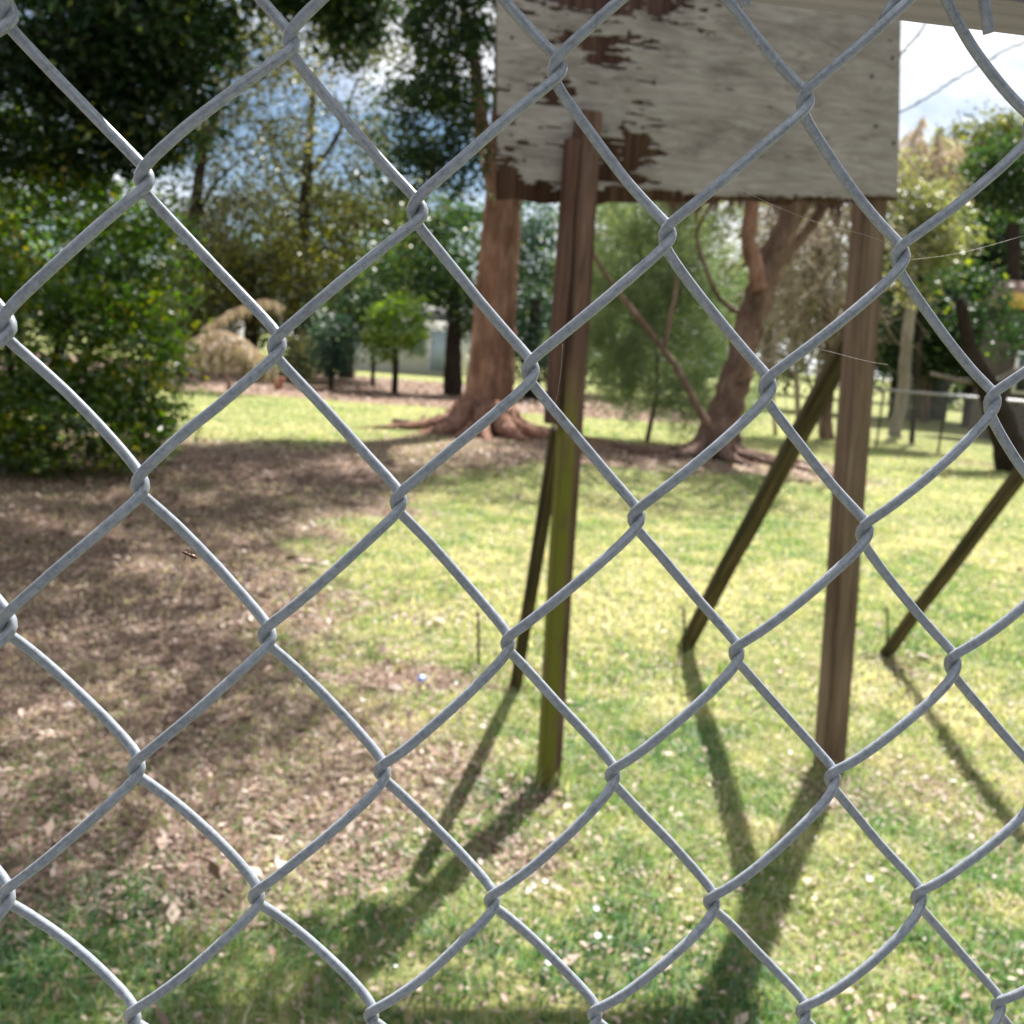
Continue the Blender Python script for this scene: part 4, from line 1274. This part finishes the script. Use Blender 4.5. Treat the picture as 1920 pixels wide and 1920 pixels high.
a = at(636, 640, 50)[0]; b = at(870, 640, 50)[0]
house('pale_house', 'pale house with blue grey panels beyond the lawn, left of the reddish trunk', a, b, 50, 2.6, 7, M_palewall, M_roof,
      [(at(775, 640, 50)[0], at(800, 640, 50)[0], .9, 2.0, M_bluewall), (at(808, 640, 50)[0], at(842, 640, 50)[0], .2, 2.1, M_bluewall), (at(655, 640, 50)[0], at(668, 640, 50)[0], .3, 2.0, M_bluewall)])
a = at(386, 600, 36.5)[0]; b = at(430, 600, 36.5)[0]
house('white_shed', 'small white shed glimpsed behind the dry palm fronds', a, b, 36.5, 2.4, 3, M_white, M_roof, [(a + .45, a + .75, .9, 1.6, M_bluewall)], .5, .15)
a = at(1735, 660, 42)[0]
house('yellow_eaved_house', 'house with a yellow fascia at the right edge behind dark trees', at(1894, 600, 28.5)[0], at(2200, 600, 28.5)[0], 28.5, at(1894, 577, 28.5)[2], 1.6, plain('brown_stained_wall', (.07, .055, .045), .8), M_brownroof,
      [(at(1915, 640, 28.5)[0], at(1935, 640, 28.5)[0], 1.4, 2.4, M_glass)], .8, .12, M_yellowfascia)
# open sided white roofed shelter seen through the branches
xa, xb = at(1742, 662, 40)[0], at(1800, 662, 40)[0]
sh = empty('white_roofed_shed', ((xa + xb) / 2, 41, 0), 'low dark shed with a white roof edge behind the far fence', 'shed')
zt = at(1770, 652, 40)[2]
boxpart('roof', M_white, sh, (xa - .1, 39.9, zt - .16), (xb + .1, 42.5, zt))
boxpart('wall', plain('dark_boarding', (.045, .05, .045), .8), sh, (xa + .2, 40.2, 0), (xb - .1, 42.3, zt - .163))  # one even dark tone over the whole wall

# far chain link fence
ra = at(1640, 722, 22.6); rbb = at(1925, 744, 19.8)
ra[2] = rbb[2] = 1.22
rd = (rbb - ra); rl = np.linalg.norm(rd); rd /= rl
A0 = ra - rd * 1.6; A1 = rbb + rd * 3.0
ff = empty('distant_fence', ((A0 + A1) / 2) * [1, 1, 0], 'low chain link fence with a pale pipe rail across the lawn at the right', 'fence')
g = Geo(); g.tube([A0, (A0 + A1) / 2, A1], .03, 10); add('rail', g.mesh('rail', M_pipe, True), ff)
for s in np.linspace(.35, np.linalg.norm(A1 - A0) - .2, 6):
    p = A0 + rd * s
    g = Geo(); g.tube([[p[0], p[1], -.2], [p[0], p[1], .6], [p[0], p[1], 1.2]], .024, 8)
    add('fence_post', g.mesh('fence_post', M_steel, True), ff)
g = Geo()
LL = np.linalg.norm(A1 - A0)
for k in range(int(LL / .06)):
    for sg in (-1, 1):
        s0 = k * .06; s1 = s0 + sg * 1.15
        z0, z1 = .04, 1.19
        if s1 < 0: z1 = z0 + (z1 - z0) * s0 / (s0 - s1); s1 = 0
        if s1 > LL: z1 = z0 + (z1 - z0) * (LL - s0) / (s1 - s0); s1 = LL
        p, q_ = A0 + rd * s0, A0 + rd * s1
        g.tube([[p[0], p[1] + sg * .002, z0], [(p[0] + q_[0]) / 2, (p[1] + q_[1]) / 2 + sg * .002, (z0 + z1) / 2], [q_[0], q_[1] + sg * .002, z1]], .0016, 3, caps=False)
fm = add('mesh', g.mesh('mesh', M_pipe), ff); fm['kind'] = 'stuff'

# dark leaning trunk in front of it
lt = grd(1902, 884)
T9 = tree('dark_leaning_trunk', 'thick blackish trunk leaning left over the far fence at the right edge', 'tree', lt)
limb_obj('trunk', T9, [lt + [.1, 0, -.2]] + px_path([(1900, 868), (1886, 820), (1866, 760), (1846, 715), (1820, 660), (1800, 560)], float(lt[1])), [.34, .30, .26, .22, .18, .14, .09], M_bark_dark, 14)
limb_obj('limb', T9, px_path([(1846, 716), (1806, 714), (1776, 708), (1745, 700)], float(lt[1]) + .1), [.07, .05, .04, .025], M_bark_pale, 7)
limb_obj('limb', T9, px_path([(1862, 722), (1890, 702), (1920, 692), (1960, 690)], float(lt[1]) + .1), [.07, .05, .05, .04], M_bark_pale, 7)
cl = []
for (px, py, rx, ry, nc) in ((1850, 600, 60, 40, 20), (1810, 540, 60, 50, 20), (1900, 640, 40, 26, 10)):
    c, r = ell(px, py, float(lt[1]) + .6, rx, ry); cl.append((c, r, nc, 40, .3))
crown_obj('crown', T9, cl, .1, M_dark, 340)

# two bare creeper shoots reaching past the sign panel
for k, (pts, lab) in enumerate((([(1660, 225), (1700, 204), (1745, 180), (1790, 150), (1840, 122), (1890, 92), (1960, 66)], 'long bare creeper shoot crossing the white sky right of the panel'),
                                ([(1676, 130), (1692, 100), (1700, 88), (1715, 72), (1732, 48), (1745, 10)], 'short green creeper shoot curling from the panel edge under the rail'))):
    P = curve(px_path(pts, 3.75), 40)
    P = P + np.random.default_rng(k).normal(0, .0022, P.shape)
    P[:3] = P[0]+ (P[:3]-P[0])
    g = Geo(); g.tube(P - P[0], .0032 * (1 + .5 * (np.arange(len(P)) % 9 == 0)), 6)
    o = add('creeper_shoot', g.mesh('creeper_shoot', plain('creeper_stem', (.10, .115, .045), .7)), None, P[0])
    tag(o, lab, 'plant shoot')

# fallen branch left of the big tree, and a pot by the palms
P = curve([grd(738, 795) + [0, 0, .06], grd(790, 803) + [0, 0, .05], grd(842, 812) + [0, 0, .06]], 12)
g = Geo(); g.tube(P - P[0], np.linspace(.05, .075, len(P)), 9, .5, .08)
g.tube([P[5] - P[0], P[5] - P[0] + [.1, .2, .14], P[5] - P[0] + [.14, .4, .2]], [.03, .022, .01], 6)
tag(add('fallen_branch', g.mesh('fallen_branch', M_bark_brown, True), None, P[0]), 'fallen branch lying on the lawn left of the reddish trunk', 'branch')
pp = np.array([at(523, 700, 27)[0], 27, 0])
pot = empty('flower_pot', pp, 'terracotta flower pot at the far left edge of the lawn', 'pot')
g = Geo()
prof = [(r * .62, z * .75) for r, z in [(0.10, 0), (.17, .02), (.21, .18), (.245, .36), (.28, .365), (.285, .42), (.255, .425), (.245, .38)]]
th = np.arange(20) * 2 * np.pi / 20
V = np.array([(r * math.cos(t), r * math.sin(t), z) for r, z in prof for t in th])
i_ = np.arange(len(prof) - 1)[:, None] * 20; j_ = np.arange(20)[None]
add('pot', make_mesh('pot', V, np.stack([i_ + j_, i_ + (j_ + 1) % 20, i_ + 20 + (j_ + 1) % 20, i_ + 20 + j_], -1).reshape(-1, 4), M_terra, None, True), pot, (0, 0, 0))
g = Geo(); g.tube([[0, 0, .225], [0, 0, .27], [0, 0, .288]], [.12, .15, .12], 16); add('soil', g.mesh('soil', M_soilpot), pot, (0, 0, 0))

# ------------------------------------------------------------------ small things on the turf
def curled_leaf(seed, L_=.06, W=.028):
    q = np.random.default_rng(seed)
    n, m = 7, 3
    V = []
    bend, cup = q.uniform(.2, .9), q.uniform(.2, .7)
    for i in range(n):
        s = i / (n - 1)
        w = W * math.sin(math.pi * (s * .92 + .05)) ** .8
        for j in range(m):
            u = j - 1
            V.append(((s - .5) * L_, u * w * .5, .5 * L_ * bend * (s - .5) ** 2 + cup * abs(u) * w * .4 + .002))
    F = [(i * m + j, i * m + j + 1, (i + 1) * m + j + 1, (i + 1) * m + j) for i in range(n - 1) for j in range(m - 1)]
    V = np.array(V)
    return make_mesh('fallen_leaf', V, F, M_dryleaf, np.full(len(V), q.random()), True)

LM = [curled_leaf(s, l, w) for s, l, w in ((1, .062, .03), (2, .05, .034), (3, .075, .026), (4, .045, .024), (5, .058, .036), (6, .08, .034))]
for k, me in enumerate(LM):
    me.attributes['tint'].data.foreach_set('value', np.full(len(me.vertices), (.55, .85, .3, .95, .7, .62)[k], dtype=np.float32))


def leaf_at(p, k, label, scale=1.0, grp=None, ang=None):
    o = bpy.data.objects.new('fallen_leaf', LM[k % 6]); COL.objects.link(o)
    o.location = (p[0], p[1], float(gheight(p[0], p[1])) + .012)
    o.rotation_euler = (random.uniform(-.35, .35), random.uniform(-.35, .35), random.uniform(0, 6.28) if ang is None else ang)
    o.scale = (scale,) * 3
    tag(o, label, 'leaf', grp)
    return o
for px, py, k, lab, sc in ((1515, 1662, 5, 'large pinkish leaf beside the shadow of the far post', 1.0), (575, 1718, 1, 'rounded pinkish leaf on dark grass at the lower left', .75),
                           (1590, 1872, 0, 'pale pink leaf at the bottom edge of the lawn, right of centre', .7), (1120, 1568, 2, 'single dark brown leaf right of the near post shadow', .5),
                           (1292, 1730, 4, 'wide pale leaf on the lawn between the two post shadows', .9), (1575, 1620, 3, 'small pale leaf right of the far post shadow', .8),
                           (1255, 1420, 4, 'tan leaf on the lawn midway between the two posts', 1.0), (945, 1482, 1, 'tan leaf in the bare patch just left of the near post foot', .9),
                           (510, 1795, 2, 'narrow brown leaf standing in the grass at the lower left', .7), (1300, 1420, 3, 'bright bleached leaf touching the shadow of the middle brace', .9)):
    leaf_at(grd(px, py), k, lab, sc)
q = np.random.default_rng(31)
cnt = 0
while cnt < 150:
    y = 1.9 + 6.5 * q.random() ** 1.2; x = q.uniform(-1, 1) * (.5 * y)
    if litter(x, y) > .75 and q.random() < .5: continue
    leaf_at((x, y), int(q.integers(0, 6)), 'dry tan leaf lying on the lawn', (.3 + .5 * q.random() ** 2), 'dry leaves scattered on the lawn')
    cnt += 1
# little white flowers in the grass
g = Geo()
for k in range(5):
    a = k * 2 * math.pi / 5
    d = np.array([math.cos(a), math.sin(a), 0]); s = np.array([-d[1], d[0], 0])
    V = [d * .001, d * .006 + s * .0045 + [0, 0, .002], d * .0125 + [0, 0, .005], d * .006 - s * .0045 + [0, 0, .002]]
    g.put(V, [(0, 1, 2, 3)])
g.tube([[0, 0, -.02], [0, 0, -.008], [0, 0, .002]], [.0007, .0007, .0015], 5)
FM = g.mesh('white_flower', M_petal)
fl = [(1183, 1648), (1020, 1663), (990, 1678), (1117, 1715), (1120, 1768), (1143, 1772), (742, 1828), (1023, 1832), (1393, 1420), (1735, 1465), (1788, 1473), (1742, 1070), (680, 1322), (1706, 1748), (1030, 1818), (1628, 1660), (1480, 1418), (856, 1290)]
for k, (px, py) in enumerate(fl):
    p = grd(px, py)
    o = bpy.data.objects.new('white_flower', FM); COL.objects.link(o)
    o.location = (p[0], p[1], float(gheight(p[0], p[1])) + .028)
    o.rotation_euler = (q.normal(.35, .25), q.normal(0, .25), q.uniform(0, 6)); o.scale = (q.uniform(.55, 1.0),) * 3
    tag(o, 'tiny white flower in the short grass', 'flower', 'white flowers in the lawn')
p = grd(790, 1281)
g = Geo(); g.tube([[0, 0, -.006], [0, 0, -.005], [0, 0, .006], [0, 0, .0075]], [.0145, .016, .0155, .012], 18)
o = add('bottle_cap', g.mesh('bottle_cap', M_blueplastic, True), None, (p[0], p[1], float(gheight(p[0], p[1])) + .024)); o.rotation_euler = (.5, .2, 0)
tag(o, 'small blue plastic cap on the worn turf left of the near post', 'bottle cap')

# ------------------------------------------------------------------ spider silk and an ant on the near wires
def fp(px, py, off=0.0):
    d = sight(px, py); o = EYE
    t = (np.dot(FT - o, FN) + off) / np.dot(d, FN)
    return o + d * t
for (pts, lab) in (([(1392, 357), (1440, 380), (1492, 402), (1545, 421), (1620, 440), (1680, 462)], 'spider thread slanting below the panel toward the right hand wire knot'),
                   ([(1700, 488), (1780, 478), (1850, 462), (1925, 440)], 'spider thread running right from the wire knot over the dark trees'),
                   ([(1055, 645), (1052, 690), (1046, 735), (1040, 762)], 'short spider thread hanging in front of the near post'),
                   ([(1520, 650), (1570, 663), (1625, 677), (1665, 684)], 'faint spider thread crossing the brace top at the far post')):
    P = np.array([fp(x, y, .0) for x, y in pts]); P = curve(P, 20)
    g = Geo(); g.tube(P - P[0], .000035, 4)
    tag(add('spider_thread', g.mesh('spider_thread', M_silk), None, P[0]), lab, 'spider thread')
p = fp(354, 1040, -.0045)
g = Geo()
for (x, z, r, l) in ((-.0011, .0004, .0005, .0009), (0, 0, .00038, .0007), (.0011, -.0004, .0006, .0012)):
    g.tube([[x - l, 0, z + l * .4], [x - l * .5, 0, z + l * .2], [x, 0, z], [x + l * .5, 0, z - l * .2], [x + l, 0, z - l * .4]], [r * .3, r * .85, r, r * .85, r * .3], 8)
for s in (-1, 1):
    for x in (-.0006, 0, .0006): g.tube([[x, 0, 0], [x * 1.5, -.0006, s * .0012], [x * 2.5, .0002, s * .0020]], .00008, 4)
tag(add('ant', g.mesh('ant', M_ant, True), None, p), 'tiny brown ant on a wire left of the picture centre', 'ant')
